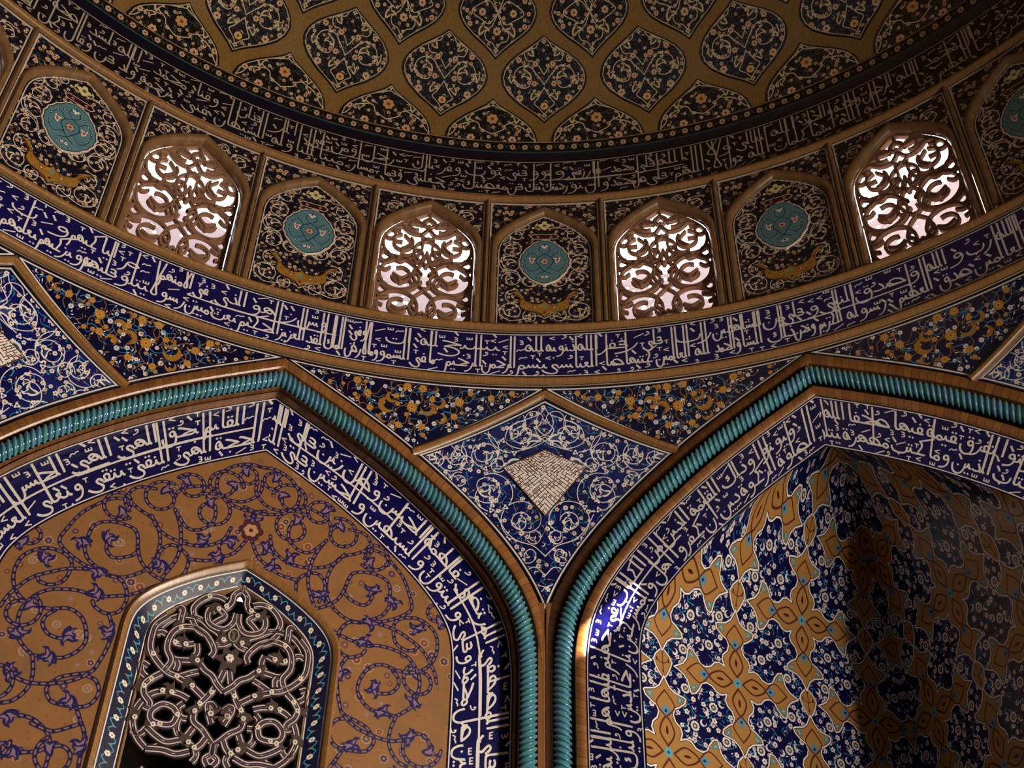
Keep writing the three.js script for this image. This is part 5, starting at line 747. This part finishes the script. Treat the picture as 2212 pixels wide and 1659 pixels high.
// ------------------------------------------------------------------ left arch: ochre wall, border, lattice screen, passage
{
  const az = -22.5, d = 0.3, N = 60, rim = archFull(0.88, FOOT, N), X0 = 0.035;
  const opening = (hw, spring, apex) => bayFull(hw, spring, apex, FOOT, N).map(([x, y]) => [x + X0, y]);
  const o1 = opening(1.24, 6.0, 7.15), o2 = opening(1.155, 5.98, 7.03), o3 = opening(0.94, 5.94, 6.84);
  const wall = struct('wall_left', patch(2 * N, 10, (a, b) => { const i = Math.round(a * 2 * N), p = rim[i], q = o1[i]; return V(lerp(p[0], q[0], b), lerp(p[1], q[1], b) + EYE, -d); }, (a, b, p) => [(p.x + 2.72) / 5.44, (p.y - EYE - 3.9) / 4.96], 'z'), M.wall, 'ochre tiled wall inside the left arch with dark blue scrolls'); onWall(wall, az);
  const mould = (a, b, prof) => { const L = [0]; for (let i = 1; i <= 2 * N; i++) L.push(L[i - 1] + Math.hypot(a[i][0] - a[i - 1][0], a[i][1] - a[i - 1][1])); return toCreasedNormals(flat(patch(2 * N, prof.length - 1, (u, v) => { const i = Math.round(u * 2 * N), [t, z] = prof[Math.round(v * (prof.length - 1))]; return V(lerp(a[i][0], b[i][0], t), lerp(a[i][1], b[i][1], t) + EYE, -d + z); }, (u, v) => [L[Math.round(u * 2 * N)], v], 'z')), 0.6); };
  const t = struct('trim_33', mould(o1, o2, [[-0.02, -0.01], [0, 0.02], [0.35, 0.05], [0.5, 0.045], [0.95, 0.01], [1, -0.03]]), M.gold, 'narrow tan moulding around the lattice window of the left arch'); onWall(t, az);
  const b = thing('tile_border', 'blue border of small white rosettes framing the lattice window in the left arch', 'border'); onWall(b, az);
  const g = mould(o2, o3, [[0, -0.02], [1, -0.1]]), uv = g.attributes.uv; for (let i = 0; i < uv.count; i++) uv.setX(i, uv.getX(i) / 1.62); part('border_tiles', g, M.border2, b);
  part('edge', mould(o3, opening(0.9, 5.92, 6.8), [[0, -0.1], [0.4, -0.07], [1, -0.11], [1, -0.24]]), plain('#8a6a4a', 0.5), b);
  // lattice: every rib, leaf and blossom a part
  const ls = thing('lattice_screen', 'openwork tile lattice with dark ribs and pale outlines in the window of the left arch', 'lattice'); onWall(ls, az, X0, 0, 0.42);
  const [rc, c] = sheet(64, 128, 0, 1, 0, 1, '#241c44'); { const R = rng(3); for (const [v0, v1, k] of [[0, 0.16, '#3a2c30'], [0.16, 0.3, '#d6c3a8'], [0.44, 0.56, '#6a4c3c'], [0.7, 0.84, '#d6c3a8'], [0.84, 1, '#3a2c30']]) { c.fillStyle = k; c.fillRect(0, v0, 1, v1 - v0); } disc(c, 0.5, 0.5, 0.06, '#cbb8a0'); }
  const ribM = glaze(rc, 0.3, true), leafM = plain('#4a3a34', 0.35), edgeM = plain('#d2bfa6', 0.35), flowM = plain('#e6dccb', 0.3);
  const put = (x, y, z) => V(x, y + EYE, z), seen = (p) => p[1] > FOOT - 0.3;
  SCREEN_RIBS.forEach((q, i) => { for (const s of [1, -1]) { const pts = q.filter(seen).map(([x, y]) => [s * (x - X0), y]); if (pts.length > 1) part('rib', ribGeo(pts, 0.098, 0.06, (x, y, z) => put(x, y, z + (i % 3) * 0.012)), ribM, ls); } });
  SCREEN_RIBS.filter((_, i) => i > 8).forEach((q, i) => { for (const s of [1, -1]) { const pts = q.map(([x, y]) => [s * (x - X0), y - 1.5]).filter((p) => p[1] > FOOT - 0.05 && p[1] < 4.55); if (pts.length > 1) part('rib', ribGeo(pts, 0.098, 0.06, put), ribM, ls); } });
  const LEAF = [[-0.75, -0.1], [-0.3, -0.5], [0.3, -0.55], [0.6, -0.25], [1.2, 0.1], [0.6, 0.15], [0.65, 0.6], [0.25, 1.0], [0.3, 0.5], [-0.1, 0.3]].map(([x, y]) => [x * 0.085, y * 0.085]), leafG = plate(LEAF, 0.06, [-1, 1, -1, 1], 0.008);
  const bloom = mergeGeometries(range(6, (i) => flat(new THREE.CylinderGeometry(0.012, 0.014, 0.03, 7).rotateX(Math.PI / 2).translate(Math.cos(i * 1.047) * 0.018, Math.sin(i * 1.047) * 0.018, 0)))), eye = new THREE.CylinderGeometry(0.009, 0.009, 0.04, 7).rotateX(Math.PI / 2), eyeM = plain('#9a4a2c', 0.4);
  SCREEN_FLOWERS.forEach(([x, y], i) => { for (const s of [1, -1]) { const m = part('blossom', bloom, flowM, ls); m.position.copy(put(s * (x - X0), y, 0.05)); const e = part('blossom_eye', eye, eyeM, m); if (i % 2 === 0) { const l = part('leaf', leafG, leafM, ls); l.position.copy(put(s * (x - X0) + s * 0.03, y + 0.02, -0.02)); l.rotation.z = s > 0 ? i * 1.3 : Math.PI - i * 1.3; l.scale.setScalar(1.15); } } });
  const star = range(12, (i) => { const a = (i / 12) * Math.PI * 2 + Math.PI / 12, r = i % 2 ? 0.19 : 0.09; return [Math.sin(a - Math.PI / 12) * r, Math.cos(a - Math.PI / 12) * r]; }); { const g = part('star', plate(star, 0.06, [-1, 1, -1, 1], 0.01), leafM, ls); g.position.copy(put(0, 5.9, -0.02)); const f = part('blossom', bloom, flowM, ls); f.position.copy(put(0, 5.9, 0.05)); f.scale.setScalar(1.6); }
  part('rib', ribGeo([[-0.9, FOOT + 0.02], [0, FOOT + 0.03], [0.9, FOOT + 0.02]], 0.1, 0.1, put), ribM, ls);
  // a dim passage behind, lit by a high window in its outer wall
  const p = struct('wall_passage', join([new THREE.BoxGeometry(0.2, 6, 2.2).translate(-1.75, 7.6, -1.55), new THREE.BoxGeometry(0.2, 6, 2.2).translate(1.75, 7.6, -1.55), new THREE.BoxGeometry(3.7, 0.2, 2.2).translate(0, 10.4, -1.55), new THREE.BoxGeometry(3.7, 0.2, 2.4).translate(0, EYE + FOOT - 0.12, -1.5),
    new THREE.BoxGeometry(12.6, EYE + 7.7, 0.4).translate(0, (EYE + 7.7) / 2, -2.6), new THREE.BoxGeometry(6.2, 4, 0.4).translate(-3.16, EYE + 9.7, -2.6), new THREE.BoxGeometry(5.7, 4, 0.4).translate(3.5, EYE + 9.7, -2.6), new THREE.BoxGeometry(0.8, 2.6, 0.4).translate(0.3, EYE + 9.9, -2.6),
    patch(2 * N, 1, (a, b2) => { const i = Math.round(a * 2 * N), pp = rim[i], q = opening(0.94, 5.94, 6.84)[i]; return V(lerp(pp[0] * 1.05, q[0], b2), lerp(pp[1] + 0.05, q[1], b2) + EYE, -0.56); }, (a, b2) => [a, b2], 'z')]), M.dark, 'dim passage behind the lattice'); onWall(p, az);
}
// ------------------------------------------------------------------ right arch: the squinch in the corner of the hall
{
  const az = 22.5, N = 60, edge = archHalf(0.96, FOOT, N), fold = resample([[9.12, 8.79], [9.5, 9.02], [10, 9.2], [10.5, 9.25], [11.1, 9.1], [11.6, 8.8], [11.95, 8.35], [12.25, 7.6], [12.45, 6.6], [12.55, 5.5], [12.6, FOOT]], N);
  const v = thing('squinch_vault', 'hollow corner vault inside the right arch, ochre cartouches on blue, half in shadow', 'vault'); onWall(v, az);
  for (const s of [-1, 1]) {
    const f = (a, b) => { const i = Math.round(a * N), p = edge[i], q = fold[i], k = b, bulge = Math.sin(b * Math.PI) * 0.12 * (1 - a); return V(s * p[0] * (1 - k), lerp(p[1], q[1], k) + EYE + bulge, -lerp(0.12, q[0] - 9, k)); };
    part('vault_tiles', patch(N, 20, f, (a, b, p) => { const along = (9 - p.z - s * p.x) * Math.SQRT1_2; return [(along - 7.13) / 2.18, (p.y - EYE - 7.37) / 2.18]; }, 'z'), M.vault, v);
  }
}
scene.updateMatrixWorld(true);
renderer.render(scene, camera);
